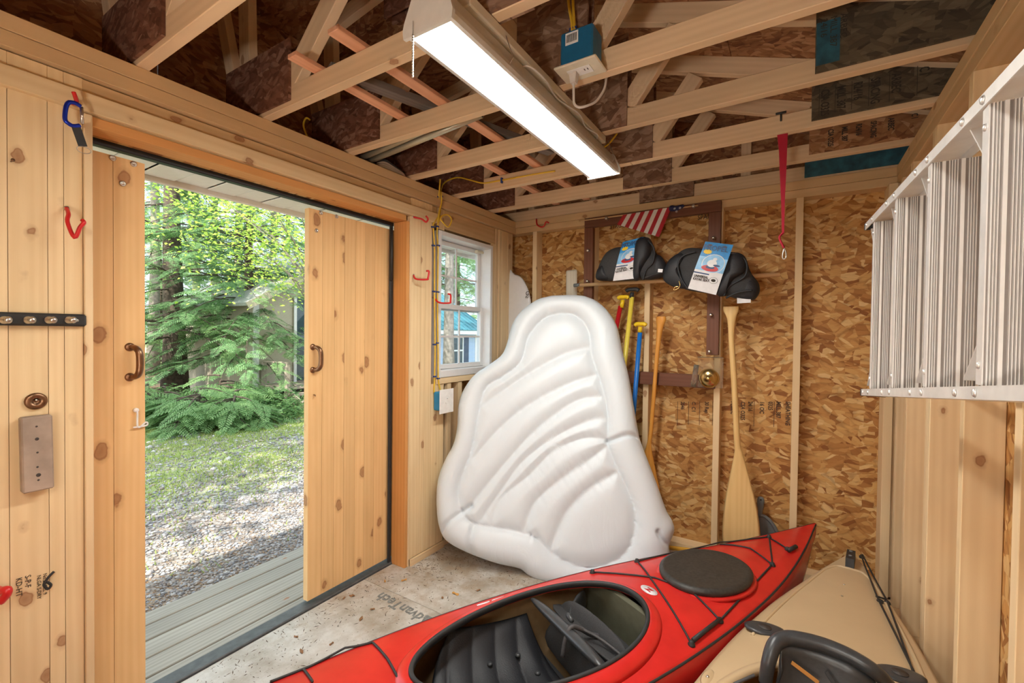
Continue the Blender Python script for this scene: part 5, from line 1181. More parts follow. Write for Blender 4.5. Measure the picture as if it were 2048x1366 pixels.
tube('spring_gate', [at(163, 214, 'X', -2.048), at(164, 247, 'X', -2.048)], .005, M['steel'], cr_, 8)
board('strap_tab', at(150, 248, 'X', -2.045), at(166, 293, 'X', -2.05), .024, .002, Y, M['black'], cr_, .0005)
c = at(168, 300, 'X', -2.05); tube('key_ring', [c+Y*(.018*math.cos(t))+Z*(.010*math.sin(t))+X*.004*math.sin(t) for t in np.linspace(0, 2*PI, 20)[:-1]], .0013, M['steel'], cr_, 6, closed=True)
hr = empty('hook_rail', at(85, 640, 'X', -2.10), 'black wall rail with four silver hooks beside the doorway', 'hook rail')
A, B = at(-60, 636, 'X', -2.095), at(172, 641, 'X', -2.095); board('rail', A, B, .042, .018, Z, M['black'], hr, .006)
for px in (8, 56, 98, 138):
    p = at(px, 640, 'X', -2.083); lathe('rail_hook', p, X+Y*.2, [(.012, 0), (.012, .004), (.006, .008), (.006, .018), (.011, .024), (.008, .030), (.003, .032)], M['steel'], hr, 16)
lathe('rail_screw', at(154, 641, 'X', -2.086), X, [(.005, 0), (.005, .002), (.002, .003)], M['steel'], hr, 10)
dc = lathe('washer_disc', at(71, 802, 'X', -2.108), X, [(.027, 0), (.0275, .006), (.022, .010), (.009, .010), (.009, .006), (.003, .006)], M['bronze'], None, 28); tag(dc, 'round rusty washer screwed on the near plank', 'washer')
lathe('screw_head', at(72, 800, 'X', -2.102), X, [(.004, 0), (.004, .006), (.002, .008)], M['steel'], dc, 10)
A, B = at(71, 832, 'X', -2.085), at(75, 980, 'X', -2.085); tb = board('grey_block', A, B, .072, .036, Y, M['tag_wood'], None, .004); tag(tb, 'weathered grey wood block with dark nail holes under the washer', 'block')
for px, py, r_ in ((73, 853, .003), (74, 878, .005), (75, 905, .003), (75, 934, .003), (77, 950, .006), (77, 960, .003)):
    lathe('nail_hole', at(px, py, 'X', -2.0668), X, [(r_, 0), (r_, .0004), (r_*.5, .0006)], M['slot'], tb, 10)
kn_ = tube('cord_knot', smooth_path([at(a, b, 'X', -2.095) for a, b in ((108, 1143), (99, 1152), (93, 1160), (88, 1170), (96, 1178), (102, 1170), (94, 1164))], 5), .004, M['black'], None, 6); tag(kn_, 'short knotted black cord low on the near planks', 'cord')
nl_ = lathe('wall_nail', at(22, 323, 'X', -2.109), X, [(.002, -.01), (.002, .022), (.005, .023), (.005, .025)], M['bronze'], None, 10); tag(nl_, 'single nail sticking out high on the near plank', 'nail')
# yellow cables down the planks to the blue box
for k, (lab, L_) in enumerate((('yellow cable left of the pair along the window', [(868, 785), (869, 755), (870, 690), (869, 600), (869, 500), (867, 462), (867, 448), (880, 425), (878, 400), (874, 385), (874, 360)]),
                               ('yellow cable with a coil above the window, right of the pair', [(884, 790), (877, 762), (876, 700), (875, 600), (876, 500), (874, 462), (880, 432), (886, 430), (880, 410), (881, 398)]))):
    P_ = [at(a, b, 'X', -2.09+.002*k) for a, b in L_]; P_[-1].x += .03; P_[-2].x += .02 
    if k == 1:
        P_ = P_[:-3]+[at(a, b, 'X', -2.06) for a, b in ((882, 440), (896, 454), (903, 440), (896, 430), (884, 432), (876, 445), (878, 425), (883, 405), (882, 385))]
        P_ += [at(a, b, 'Y', 2.50) for a, b in ((884, 375), (892, 363), (915, 355), (940, 360), (965, 366), (990, 363), (1060, 350), (1110, 342))]
    o = tube('yellow_cable', smooth_path(P_, 6), .0052, M['cable_y'], None, 8); tag(o, lab, 'cable', 'yellow cables')
for px, py in ((867, 491), (877, 491), (868, 583), (876, 584), (869, 689), (875, 686), (870, 753), (877, 757), (866, 454), (875, 453), (876, 394), (883, 393)):
    p = at(px, py, 'X', -2.088); abox('staple', (p.x-.01, p.y-.012, p.z-.005), (p.x+.006, p.y+.012, p.z+.005), M['staple'], o, 'Y', .002)
p = at(1003, 360, 'Y', 2.495); abox('staple', (p.x-.006, p.y-.006, p.z-.02), (p.x+.006, p.y+.012, p.z+.016), M['staple'], o, 'Z', .002)
yc_ = tube('yellow_cable', smooth_path([at(a, b, 'Y', 2.6) for a, b in ((925, 785), (945, 776), (965, 775))], 5), .005, M['cable_y'], None, 8); tag(yc_, 'short yellow cable running behind the inflatable from the wall box', 'cable', 'yellow cables')
yc_ = tube('yellow_cable', smooth_path([at(a, b, 'X', -2.25) for a, b in ((620, 290), (612, 268), (607, 250), (612, 236), (620, 240))], 5), .005, M['cable_y'], None, 8); tag(yc_, 'loose yellow cable end curling up over the doorway plate', 'cable', 'yellow cables')
yc_ = tube('yellow_cable', smooth_path([at(a, b, 'Y', 2.49) for a, b in ((1195, 300), (1215, 290), (1232, 270), (1236, 262))], 5), .005, M['cable_y'], None, 8); tag(yc_, 'yellow cable arc by the far end of the shop light', 'cable', 'yellow cables')
wbx = empty('wall_box', at(885, 800, 'X', -2.08), 'light blue electrical box with blank white plate below the window', 'outlet')
a = at(869, 784, 'X', -2.09); b = at(891, 816, 'X', -2.09); bz0, bz1 = b.z-.0, a.z
abox('box_body', (-2.098, a.y, bz0), (-2.03, a.y+.10, bz1), M['box_blue'], wbx, 'Z', .005)
A = at(883, 778, 'X', -2.03); 
abox('blank_plate', (-2.029, a.y-.02, bz0-.02), (-2.023, a.y+.125, bz1+.02), M['white'], wbx, 'Z', .003)
for dz in (-.012, .02): lathe('plate_screw', (-2.023, a.y+.05+dz*.5, (bz0+bz1)/2+dz), X, [(.006, 0), (.005, .003), (.002, .004)], M['white'], wbx, 12)
# pipes and folded cloth resting on the plate
for k, y_ in enumerate((1.735, 1.79)):
    q = tube('metal_pipe', [(-2.14, y_, 2.527), (-1.35+.03*k, y_+.0, 2.60-.005*k)], .017, M['pipe'], None, 14); tag(q, ('champagne metal pipe resting on the wall plate, the nearer of two', 'champagne metal pipe resting on the wall plate, beside the cloth')[k], 'pipe', 'metal pipes')
    lathe('pipe_bore', Vector((-1.35+.03*k, y_, 2.60-.005*k)), Vector((.79, 0, .073)), [(.014, 0), (.014, .001), (.010, .0012)], M['slot'], q, 14)
cl = empty('folded_cloth', (-2.1, 1.93, 2.51), 'folded tan cloth with dark lining on top of the door wall plate', 'cloth')
for k in range(4):
    P_ = [(-2.12, 1.83, 2.506+.008*k), (-2.095+.004*k, 1.86, 2.512+.012*k), (-2.09, 1.93, 2.512+.010*k), (-2.095, 2.02, 2.508+.005*k), (-2.12, 2.07, 2.505+.002*k)]
    P_ = smooth_path(P_, 4); V = []; 
    for p in P_: V += [p+Vector((0, 0, 0)), p+Vector((-.07, 0, 0)), p+Vector((0, 0, .004)), p+Vector((-.07, 0, .004))]
    F = []
    for i in range(len(P_)-1): b_ = 4*i; F += [(b_, b_+4, b_+5, b_+1), (b_+2, b_+3, b_+7, b_+6), (b_, b_+2, b_+6, b_+4), (b_+1, b_+5, b_+7, b_+3)]
    mesh_obj('cloth_fold', V, F, M['canvas' if k != 3 else 'fabric2'], cl, smooth=True)
# ---------------------------------------------------------------- leaves and crumbs on the floor
LV = [(911, 1187, 'o'), (808, 1160, 'o'), (770, 1162, 'o'), (745, 1218, 'b'), (722, 1237, 'b'), (592, 1273, 'b'), (663, 1287, 'b'), (603, 1302, 'b'), (957, 1180, 'b'), (885, 1195, 'b'), (704, 1191, 'b'), (688, 1196, 'b')]
near = ['right of the grey floor print', 'by the door jamb base', 'near the doorway sill end', 'in the middle of the bare floor', 'between sill and red kayak', 'beside the red kayak, mid bow', 'closest to the kayak edge cord', 'lowest on the bare floor', 'against the inflatable foot', 'left of the orange leaf', 'beside the half open door foot', 'next to the threshold']
for i, (px, py, c_) in enumerate(LV):
    p = at(px, py, 'Z', .004); s_ = .026 if i == 0 else .013+.006*(i % 3 == 1); a = i*1.3
    pts_ = [(math.cos(t)*s_, math.sin(t)*s_*.55*(.8+.2*math.cos(2*t+i)), .004*math.sin(3*t+i)) for k, t in enumerate(np.linspace(0, 2*PI, 9)[:-1])]
    V = [(0, 0, .004)]+pts_; V2 = [(x_, y_, z_-.0012) for x_, y_, z_ in V]; F = [(0, 1+k, 1+(k+1) % 8) for k in range(8)]+[(9, 10+(k+1) % 8, 10+k) for k in range(8)]
    mw = Matrix.Translation(p) @ Matrix.Rotation(a, 4, 'Z')
    o = mesh_obj('dry_leaf', V+V2, F, M['leaf_o' if c_ == 'o' else 'leaf_b'], None, mw=mw, smooth=True); tag(o, ('dry orange leaf ' if c_ == 'o' else 'small brown leaf ')+near[i], 'leaf', 'dry leaves on the floor')
V = []; F = []
for i in range(2600):
    if i < 1500:
        t = random.random(); x_ = -2.08+abs(random.gauss(0, .16)); y_ = 2.1+random.random()*.6 if random.random() < .5 else .9+random.random()*1.3; x_ = x_-.12 if y_ < 2.0 else x_
        if random.random() < .3: x_ = -1.95+random.random()*.8; y_ = 2.25+random.random()*.5
    else: x_ = -2.15+random.random()*1.3; y_ = .8+random.random()*1.7
    s_ = random.choice((.0007, .001, .0015, .002)); a = random.random()*6; l_ = s_*random.choice((1, 1, 2, 4, 8)); b_ = len(V)
    ca, sa = math.cos(a), math.sin(a); x_ = max(x_, -2.20)
    V += [(x_+ca*l_, y_+sa*l_, .0008), (x_-sa*s_, y_+ca*s_, .0008), (x_-ca*l_, y_-sa*l_, .0008), (x_+sa*s_, y_-ca*s_, .0008), (x_, y_, .0008+s_*.8)]
    F += [(b_, b_+1, b_+4), (b_+1, b_+2, b_+4), (b_+2, b_+3, b_+4), (b_+3, b_, b_+4)]
o = mesh_obj('floor_litter', V, F, M['duff'], None); tag(o, 'fine bark crumbs and needles scattered on the floor', 'litter', kind='stuff')
# ================================================================ outside
GZ = -.15
# deck boards by the door
dk = empty('porch_deck', (-2.7, 1.5, -.06), 'weathered grey deck boards outside the doorway', kind='structure')
xe = [-2.303, -2.452, -2.602, -2.752, -2.900, -3.035]
for a, b in zip(xe, xe[1:]): abox('deck_board', (b+.0045, -1.2, -.09), (a-.0045, 4.2, -.055), M['deck'], dk, 'Y', .004)
abox('deck_joist', (-3.02, -1.2, -.2), (-2.32, 4.2, -.095), M['gray_lumber'], dk, 'Y', 0)
# ground: one sheet, gently uneven, rising a little into the woods
nx = 60; V = []; F = []
gx = np.concatenate([np.linspace(-2.2, -14, 40), np.linspace(-15, -80, 20)]); gy = np.concatenate([np.linspace(-30, -2, 12), np.linspace(-1, 16, 40), np.linspace(18, 60, 12)])
def gz(x, y):
    d = max(0, -x-9); return GZ+.03*math.sin(x*1.3+y*.7)*min(1, max(0, (-x-3)/2))+.02*math.sin(y*2.1)*min(1, max(0, (-x-3)/2))+.02*d
for x in gx:
    for y in gy: V.append((x, y, gz(x, y)))
m_ = len(gy)
for i in range(len(gx)-1):
    for j in range(m_-1): F.append((i*m_+j, (i+1)*m_+j, (i+1)*m_+j+1, i*m_+j+1))
g = mesh_obj('ground', V, F, M['ground'], None, smooth=True); tag(g, 'gravel yard turning to grass and leaf litter under the trees', kind='structure')
if g.data.polygons[0].normal.z < 0: g.data.flip_normals()
g2 = mesh_obj('ground', [(-2.25, -30, -.22), (60, -30, -.22), (60, 60, -.22), (-2.25, 60, -.22)], [(0, 1, 2, 3)], M['ground'], None); tag(g2, 'ground under and beyond the shed', kind='structure')
def np_mesh(name, V, F, mat, parent=None, mw=None):
    """V (n,3), F (m,k) numpy"""
    me = bpy.data.meshes.new(name); k = F.shape[1]
    me.vertices.add(len(V)); me.vertices.foreach_set('co', V.astype(np.float32).ravel())
    me.loops.add(F.size); me.loops.foreach_set('vertex_index', F.astype(np.int32).ravel())
    me.polygons.add(len(F)); me.polygons.foreach_set('loop_start', np.arange(0, F.size, k, dtype=np.int32)); me.polygons.foreach_set('loop_total', np.full(len(F), k, dtype=np.int32))
    me.materials.append(mat); me.update(calc_edges=True)
    return link(bpy.data.objects.new(name, me), parent, mw or Matrix.Identity(4))
# gravel stones: octahedra
def stones(n, seed):
    r = np.random.default_rng(seed); x = -3.08-np.abs(r.exponential(1.5, n)); y = r.uniform(.6, 4.8, n); x = np.clip(x, -8.2, -3.05); y = y + (-x-3)*.25
    s = r.uniform(.005, .016, n)*(1+.3*(-x-3)); big = r.random(n) < .012; s[big] *= 1.9
    base = np.array([(1, 0, 0), (0, 1, 0), (-1, 0, 0), (0, -1, 0), (0, 0, .55), (0, 0, -.5)], float)
    V = base[None]*r.uniform(.6, 1.4, (n, 6, 1))*s[:, None, None]; a = r.uniform(0, 6.28, n); ca, sa = np.cos(a), np.sin(a)
    Vx = V[:, :, 0]*ca[:, None]-V[:, :, 1]*sa[:, None]; Vy = V[:, :, 0]*sa[:, None]+V[:, :, 1]*ca[:, None]
    z = np.array([gz(a_, b_) for a_, b_ in zip(x, y)])
    V = np.stack([Vx+x[:, None], Vy+y[:, None], V[:, :, 2]+z[:, None]+s[:, None]*.2], -1).reshape(-1, 3)
    f = np.array([(0, 1, 4), (1, 2, 4), (2, 3, 4), (3, 0, 4), (1, 0, 5), (2, 1, 5), (3, 2, 5), (0, 3, 5)])
    return V, (f[None]+np.arange(n)[:, None, None]*6).reshape(-1, 3)
def island_mat(name, cols):
    m, nt, N, L, B = new_mat(name); B.inputs['Roughness'].default_value = .85
    gg = N.new('ShaderNodeNewGeometry'); r = N.new('ShaderNodeValToRGB'); e = r.color_ramp.elements; e[0].color = cols[0]+(1,); e[1].color = cols[-1]+(1,)
    for i in range(1, len(cols)-1): q = e.new(i/(len(cols)-1)); q.color = cols[i]+(1,)
    L.new(gg.outputs['Random Per Island'], r.inputs[0]); L.new(r.outputs[0], B.inputs['Base Color']); return m
M['stones'] = island_mat('gravel_stones', [(.13, .125, .13), (.28, .27, .27), (.22, .17, .13), (.46, .45, .45), (.20, .21, .23)])
M['chips'] = island_mat('needle_litter', [(.20, .10, .05), (.42, .26, .13), (.12, .07, .04), (.50, .36, .20)])
V, F = stones(17000, 5); o = np_mesh('gravel', V, F, M['stones']); tag(o, 'loose grey gravel stones in front of the deck', 'gravel', kind='stuff')
def blades(n, seed, fx, h, w_, mat_flat=False):
    r = np.random.default_rng(seed); x, y = fx(r, n); z = np.array([gz(a_, b_) for a_, b_ in zip(x, y)]); a = r.uniform(0, 6.28, n); hh = r.uniform(.4, 1, n)*h
    d = np.stack([np.cos(a), np.sin(a)], 1)*w_; tip = r.normal(0, .5, (n, 2))*hh[:, None]
    if mat_flat: tip = np.stack([-np.sin(a), np.cos(a)], 1)*hh[:, None]; hz = np.full(n, .004)
    else: hz = hh
    V = np.stack([np.stack([x-d[:, 0], y-d[:, 1], z], 1), np.stack([x+d[:, 0], y+d[:, 1], z+(.003 if mat_flat else 0)], 1), np.stack([x+tip[:, 0], y+tip[:, 1], z+hz+.003], 1)], 1).reshape(-1, 3)
    return V, np.arange(n*3).reshape(n, 3)
def fgrass(r, n):
    cx = r.uniform(-9.2, -3.7, 90); cy = r.uniform(0, 8, 90); k = r.integers(0, 90, n); keep = (r.random(n) < np.clip((-cx[k]-3.6)/3.5, .1, 1))
    x = cx[k]+r.normal(0, .35, n); y = cy[k]+r.normal(0, .5, n); x = np.where(keep, x, r.uniform(-9.3, -6.6, n)); return np.clip(x, -9.6, -3.4), y
V, F = blades(42000, 9, fgrass, .055, .006); o = np_mesh('grass', V, F, M['grass']); tag(o, 'patchy short grass between gravel and trees', 'grass', kind='stuff')
def flit(r, n): x = -3.05-r.exponential(.8, n); return np.clip(x, -6, -3.05), r.uniform(.6, 4, n)
V, F = blades(9000, 10, flit, .035, .003, True); o = np_mesh('needle_litter', V, F, M['chips']); tag(o, 'tan needle litter along the deck edge', 'litter', kind='stuff')
def flit2(r, n): return r.uniform(-15, -9.2, n), r.uniform(1, 11, n)
V, F = blades(14000, 12, flit2, .12, .025, True); o = np_mesh('leaf_litter', V, F, M['chips']); tag(o, 'brown leaf litter under the hemlocks', 'litter', kind='stuff')
# ---- conifers
def spray_template(r):
    Q = []
    def rh(p, d, l, w_):
        d = d/np.linalg.norm(d); nrm = np.array([-d[1], d[0], 0]); Q.append([p, p+d*l*.45+nrm*w_, p+d*l, p+d*l*.45-nrm*w_])
    for i in range(11):
        t = i/11; p = np.array([t, 0, -.18*t*t])
        for s in (-1, 1):
            L_ = .42*(1-t*.75)*r.uniform(.8, 1.1); an = math.radians(48); d = np.array([math.cos(an), s*math.sin(an), -.15])
            for j in range(4):
                q = p+d*L_*(j/4); rh(q, d+np.array([0, 0, -.1]), L_*.36, .017); 
                if j: rh(q, np.array([1, -s*.1, -.1]), L_*.24, .016); rh(q, np.array([.2, s*1., -.1]), L_*.24, .016)
    rh(np.array([.8, 0, -.12]), np.array([1, 0, -.3]), .25, .02)
    return np.array(Q)      # (n,4,3)
def rotm(dx, up):
    x = dx/np.linalg.norm(dx, axis=1, keepdims=True); z = up-(up*x).sum(1, keepdims=True)*x; z /= np.linalg.norm(z, axis=1, keepdims=True)+1e-9; y = np.cross(z, x); return np.stack([x, y, z], 2)
def conifer_data(seed, H, zlow, spread, nb, per):
    r = np.random.default_rng(seed); T_ = spray_template(r); pos = []; dirs = []; sc = []; BR = []
    for b in range(nb):
        t = r.random()**1.25; z = zlow+(H-zlow)*t; L_ = spread*(1-t)**.8*r.uniform(.7, 1.1)+.35; a = r.uniform(0, 2*PI); dr = np.array([math.cos(a), math.sin(a), 0])
        rise = r.uniform(-.05, .25); pts = [np.array([0, 0, z])+dr*L_*u+np.array([0, 0, L_*(rise*u-.42*u*u)]) for u in np.linspace(0, 1, 7)]; BR.append(pts)
        k = max(3, int(per*L_/spread))
        for i in range(k):
            u = .18+.82*(i+r.random())/k; f = min(5.999, u*6); j = int(f); p = pts[j]*(1-(f-j))+pts[j+1]*(f-j); sd = 1 if i % 2 else -1
            side = np.array([-dr[1], dr[0], 0])*sd; d = dr*r.uniform(.5, 1)+side*r.uniform(.3, .9)*(1 if u < .95 else .2)+np.array([0, 0, r.uniform(-.45, -.05)])
            pos.append(p+r.normal(0, .03, 3)); dirs.append(d); sc.append(r.uniform(.35, .62)*(.8+.4*(1-u)))
    pos, dirs, sc = np.array(pos), np.array(dirs), np.array(sc); up = np.tile([0, 0, 1.], (len(pos), 1))+r.normal(0, .18, (len(pos), 3))
    R_ = rotm(dirs, up); V = np.einsum('nij,qkj->nqki', R_, T_)*sc[:, None, None, None]+pos[:, None, None, :]
    V = V.reshape(-1, 3); F = np.arange(len(V)).reshape(-1, 4); return V, F, BR
def trunk_data(H, r0, BR, seed, br=.02):
    r = np.random.default_rng(seed); P_ = [Vector((math.sin(i*.9+seed)*.03, math.cos(i*1.1)*.03, H*i/9-.2*(i == 0))) for i in range(10)]
    V, F = tube_data(P_, [r0*(1.25 if i == 0 else 1-.93*i/9) for i in range(10)], 14); V = [tuple(v) for v in V]; F = list(F)
    V2 = []; F2 = []
    for pts in BR:
        v, f = tube_data([Vector(p) for p in pts], [br*(1-.8*i/6) for i in range(7)], 5); F2 += [tuple(i+len(V2) for i in q) for q in f]; V2 += [tuple(q) for q in v]
    return V, F, V2, F2
def conifer(name, base, seed, H, r0, zlow, spread, nb, per, mat, bark, lab, grp=None):
    t = empty(name, base, lab, 'tree', grp); mw = WM[t.name]
    V, F, BR = conifer_data(seed, H, zlow, spread, nb, per); a, b, c_, d_ = trunk_data(H, r0, BR, seed)
    tr = mesh_obj('trunk', a, b, bark, t, mw=mw.copy(), smooth=True); 
    br = mesh_obj('branches', c_, d_, bark, t, mw=mw.copy()); br['kind'] = 'stuff'
    f = np_mesh('foliage', V, F, mat, t, mw.copy()); f['kind'] = 'stuff'; return t
def G(px, py): p = at(px, py, 'Z', GZ); p.z = gz(p.x, p.y)-.02; return p
def place(src, p, s, rot, lab, grp=None, H=1):
    c = copy_tree(src, Matrix.Translation(p) @ Matrix.Rotation(rot, 4, 'Z') @ Matrix.Diagonal((s, s, s*H, 1))); c['label'] = lab
    if grp: c['group'] = grp
    return c
main = conifer('hemlock_tree', G(347, 795), 1, 13, .26, 1.5, 4.2, 130, 20, M['hemlock'], M['bark'], 'large hemlock with thick bare lower trunk outside the doorway')
B1 = conifer('hemlock_tree', G(500, 795), 2, 10, .13, 1.0, 2.9, 130, 17, M['hemlock_b'], M['bark'], 'bluish hemlock standing in front of the tan cabin')
B2 = conifer('pine_tree', G(430, 742), 3, 15, .17, 3.4, 2.4, 60, 11, M['hemlock'], M['bark_l'], 'slim pale trunked pine deep in the woods, centre of the doorway view', 'slim pines in the woods')
SP = conifer('hemlock_sapling', G(400, 855), 4, .75, .015, .04, .8, 22, 8, M['hemlock'], M['bark'], 'low hemlock sapling at the grass edge left of the shrub', 'saplings at the lawn edge')
for i, (px, py, s, rt, lab) in enumerate(((470, 852, .95, 1.1, 'low hemlock sapling in the middle of the lawn edge'), (330, 846, .9, 2.2, 'low hemlock sapling before the thick trunk'), (296, 850, 1.0, 5.0, 'low sapling at the left door edge'), (440, 830, 1.15, 3.1, 'taller sapling behind the lawn edge row'))):
    place(SP, G(px, py), s, rt, lab, 'saplings at the lawn edge')
for i, (src, px, py, s, rt, h_, lab) in enumerate(((B2, 478, 752, 1.0, 1.0, 1, 'slim pine right of the doorway centre, deep in the woods'), (B2, 392, 748, .9, 2.4, 1.05, 'slim pine just right of the thick hemlock'), (B2, 308, 760, 1.05, 3.3, 1, 'pale trunk by the left sliding door edge'),
        (B1, 318, 735, 1.1, 4.0, 1, 'tall background hemlock left of the thick trunk'), (B1, 575, 738, 1.2, 1.9, 1, 'background hemlock above the cabin roof'),
        (B2, 548, 745, 1.0, .4, 1, 'slim pine above the cabin'))):
    place(src, G(px, py), s, rt, lab, 'woods beyond the yard', h_)
# through the window and to the sides
for i, (x, y, s, rt, src, lab) in enumerate(((-7.6, 9.0, .9, 1.0, B2, 'pine with dark trunk seen in the left panes of the window'), (-14.5, 17.5, 1.3, 2.0, main, 'tall hemlock behind the teal roofed house'), (-11, 19.5, 1.2, 4.2, main, 'hemlock right of the teal roof seen through the window'), (-19, 20, 1.3, 3.1, B1, 'far hemlock beyond the teal roofed house'),)):
    place(src, Vector((x, y, gz(x, y)-.05)), s, rt, lab, 'woods beyond the yard')
# ---- leafy trees
def leafy(name, base, seed, H, r0, centers, n, size, mat, bark, lab):
    t = empty(name, base, lab, 'tree'); mw = WM[t.name]; r = np.random.default_rng(seed); P_ = []; BRs = []
    cen = [np.array(c_) for c_ in centers]
    for cc in cen:
        z0 = min(H*.6, cc[2]*.6); p0 = np.array([0, 0, z0]); mid = (p0+cc)/2+np.array([0, 0, .25]); BRs.append([p0, p0*.7+mid*.3, p0*.35+mid*.65, mid, mid*.6+cc*.4, mid*.25+cc*.75, cc])
    k = r.integers(0, len(cen), n); c_ = np.array(cen)[k]; P_ = c_+r.normal(0, 1, (n, 3))*np.array([.75, .75, .28]); a = r.uniform(0, 6.28, n); tilt = r.normal(0, .5, (n, 2))
    d = np.stack([np.cos(a), np.sin(a), r.uniform(-.6, .1, n)], 1); R_ = rotm(d, np.stack([tilt[:, 0], tilt[:, 1], np.ones(n)], 1)); s = r.uniform(.6, 1.2, n)*size
    T_ = np.array([[[0, 0, 0], [.45, .32, .03], [1, 0, -.12], [.45, -.32, .03]]]); V = (np.einsum('nij,qkj->nqki', R_, T_)*s[:, None, None, None]+P_[:, None, None, :]).reshape(-1, 3)
    va, fa, vb, fb = trunk_data(H, r0, BRs, seed, .035); mesh_obj('trunk', va, fa, bark, t, mw=mw.copy(), smooth=True); br = mesh_obj('branches', vb, fb, bark, t, mw=mw.copy()); br['kind'] = 'stuff'
    f = np_mesh('foliage', V, np.arange(len(V)).reshape(-1, 4), mat, t, mw.copy()); f['kind'] = 'stuff'; return t
mp = G(640, 815); cs = [at(px, py, 'X', x) for px, py, x in ((560, 440, -8.2), (520, 400, -8.8), (585, 500, -8), (545, 520, -8.6), (480, 430, -9.3), (600, 420, -7.6), (590, 560, -8.2), (500, 490, -9), (440, 400, -9.6))]
leafy('maple_tree', mp, 21, 6.5, .10, [tuple(c_-mp) for c_ in cs], 4600, .080, M['decid'], M['bark_l'], 'young maple with sunny yellow green leaves beside the half open door')
leafy('birch_tree', Vector((-4.6, -5.2, GZ)), 22, 8, .13, [(-1, 1.5, 7), (.8, .6, 7.6), (-.3, -1, 8.2), (-2.2, .3, 6.6), (1.2, 2, 6.6), (-1.4, 2.6, 7.4), (.2, 1.6, 8.4), (-3.0, 1.8, 7.2), (-2.4, 3.4, 6.4), (-1.2, 3.9, 6.8), (-.2, 3.2, 7.2), (-3.4, 3.0, 6.8)], 5200, .2, M['decid'], M['bark_l'], 'leafy tree beside the shed that dapples the gravel')
# undergrowth
def fb(r, n):
    k = r.integers(0, 14, n); cx = np.array([G(300+22*i, 838-(i % 3)*9).x for i in range(14)])[k]; cy = np.array([G(300+22*i, 838-(i % 3)*9).y for i in range(14)])[k]; return cx+r.normal(0, .28, n), cy+r.normal(0, .3, n)
r = np.random.default_rng(33); n = 9000; x, y = fb(r, n); a = r.uniform(0, 6.28, n); d = np.stack([np.cos(a), np.sin(a), r.uniform(-.2, .6, n)], 1); R_ = rotm(d, np.tile([0, 0, 1.], (n, 1))+r.normal(0, .4, (n, 3)))
T_ = np.array([[[0, 0, 0], [.45, .3, .03], [1, 0, -.1], [.45, -.3, .03]]]); zz = GZ+np.abs(r.normal(0, .2, n)); V = (np.einsum('nij,qkj->nqki', R_, T_)*r.uniform(.04, .09, n)[:, None, None, None]+np.stack([x, y, zz], 1)[:, None, None, :]).reshape(-1, 3)
o = np_mesh('undergrowth', V, np.arange(len(V)).reshape(-1, 4), M['bush']); tag(o, 'dark green undergrowth along the lawn edge', 'shrubs', kind='stuff')
# ---- tan cabin behind the hemlocks
hx = -10.6; pa = at(508, 700, 'X', hx); cab = empty('cabin', (hx, pa.y+2, GZ), 'tan sided cabin with wooden steps behind the hemlocks', 'cabin')
ya = pa.y; ze = at(508, 598, 'X', hx).z; yr = ya+3.0; zr = ze+1.75
for i in range(24):
    z0 = GZ+.35+i*.15; z1 = z0+.146
    if z0 > zr: break
    y0 = ya if z1 < ze else ya+(z1-ze)/(zr-ze)*(yr-ya); y1 = 2*yr-y0
    if y1-y0 > .1: board('siding_board', (hx, y0, (z0+z1)/2), (hx, y1, (z0+z1)/2), .15, .02, Z+X*.10, M['siding_t'], cab, 0)
abox('corner_trim', (hx-.02, ya-.02, GZ+.2), (hx+.03, ya+.10, ze), M['soffit'], cab, 'Z', 0)
for s_, y1 in ((1, ya-.3), (-1, 2*yr-ya+.3)):
    board('roof_slope', (hx+.1-2.0, y1, ze-.14), (hx+.1-2.0, yr, zr+.04), 4.4, .08, X, M['shingle'], cab, 0); board('rake_board', (hx+.30, y1, ze-.18), (hx+.30, yr, zr), .16, .03, Z, M['siding_t'], cab, 0)
abox('side_wall', (hx-4, ya, GZ), (hx-.03, ya+.05, ze), M['siding_t'], cab, 'X', 0)
gd = at(588, 780, 'X', hx+.03); abox('glass_door', (hx+.02, gd.y, GZ+.45), (hx+.05, gd.y+1.6, 2.35), M['dark_glass'], cab, 'Z', 0)
for dy in (0, .78, 1.56): abox('door_frame', (hx+.05, gd.y+dy-.03, GZ+.42), (hx+.08, gd.y+dy+.04, 2.38), M['soffit'], cab, 'Z', 0)
sp = at(572, 800, 'X', hx+1.0)
abox('landing', (hx+.05, sp.y-.1, GZ+.36), (hx+1.0, sp.y+2.2, GZ+.42), M['step_wood'], cab, 'Y', .005)
for k in range(2): abox('step', (hx+1.02+.3*k, sp.y+.0, GZ+.24-.14*k), (hx+1.3+.3*k, sp.y+1.2, GZ+.28-.14*k), M['step_wood'], cab, 'Y', .005)
board('stringer', (hx+1.0, sp.y+.02, GZ+.34), (hx+1.65, sp.y+.02, GZ+.0), .2, .04, Z, M['step_wood'], cab)
for q in ((hx+1.05, sp.y+.0), (hx+.1, sp.y+.0), (hx+1.05, sp.y+1.2)): abox('rail_post', (q[0]-.045, q[1]-.045, GZ), (q[0]+.045, q[1]+.045, GZ+.95), M['step_wood'], cab, 'Z', .005)
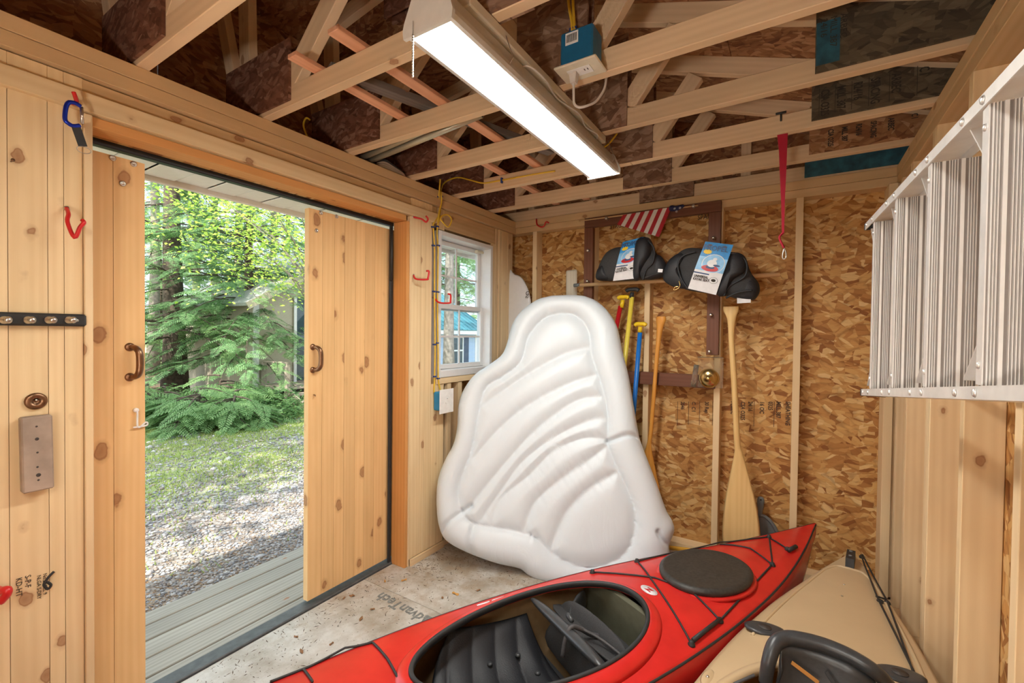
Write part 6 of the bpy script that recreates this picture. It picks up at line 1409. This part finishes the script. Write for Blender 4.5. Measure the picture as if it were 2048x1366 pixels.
abox('hand_rail', (hx+.1, sp.y-.03, GZ+.95), (hx+1.1, sp.y+.03, GZ+.99), M['step_wood'], cab, 'X', .004)
# ---- teal roofed house seen through the window
wx = -9.4; ho = empty('house', (wx-1, 11, -.6), 'blue grey sided house with teal metal roof seen through the window', 'house')
hr_ = at(953, 664, 'X', wx); yR = hr_.y; zE = 1.56
for i in range(16):
    z0 = -.6+i*.14
    if z0+.14 > zE: break
    board('siding_board', (wx, yR-5, z0+.07), (wx, yR, z0+.07), .145, .02, Z+X*.12, M['siding_b'], ho, 0)
abox('corner_trim', (wx-.02, yR-.1, -.6), (wx+.035, yR+.02, zE), M['soffit'], ho, 'Z', 0)
abox('fascia', (wx+.02, yR-5.2, zE-.06), (wx+.36, yR+.22, zE+.07), M['soffit'], ho, 'Y', 0)
n_ = 22
for i in range(n_):
    y0 = yR+.25-5.4*(i+1)/n_; y1 = yR+.25-5.4*i/n_-.02
    board('roof_panel', (wx+.38, (y0+y1)/2, zE+.07), (wx-2.8, (y0+y1)/2, zE+2.0), y1-y0, .02, Y, M['roof_teal'], ho, 0)
    abox('x', (0, 0, 0), (1, 1, 1), M['roof_teal']) if False else None
    board('roof_seam', (wx+.38, y1+.01, zE+.085), (wx-2.8, y1+.01, zE+2.015), .022, .03, Y, M['roof_teal'], ho, 0)
w1 = at(905, 700, 'X', wx+.04); w2 = at(924, 700, 'X', wx+.04)
wf = abox('house_window', (wx+.02, w1.y, .55), (wx+.05, w2.y, 1.38), M['dark_glass'], ho, 'Z', 0)
for y_ in (w1.y-.05, w2.y): abox('window_trim', (wx+.03, y_, .5), (wx+.07, y_+.05, 1.43), M['soffit'], ho, 'Z', 0)
for z_ in (.5, .94, 1.38): abox('window_trim', (wx+.035, w1.y, z_), (wx+.068, w2.y, z_+.05), M['soffit'], ho, 'Y', 0)
for y_ in (w1.y-.36, w2.y+.06): abox('shutter', (wx+.03, y_, .5), (wx+.06, y_+.28, 1.43), M['shutter'], ho, 'Z', 0)
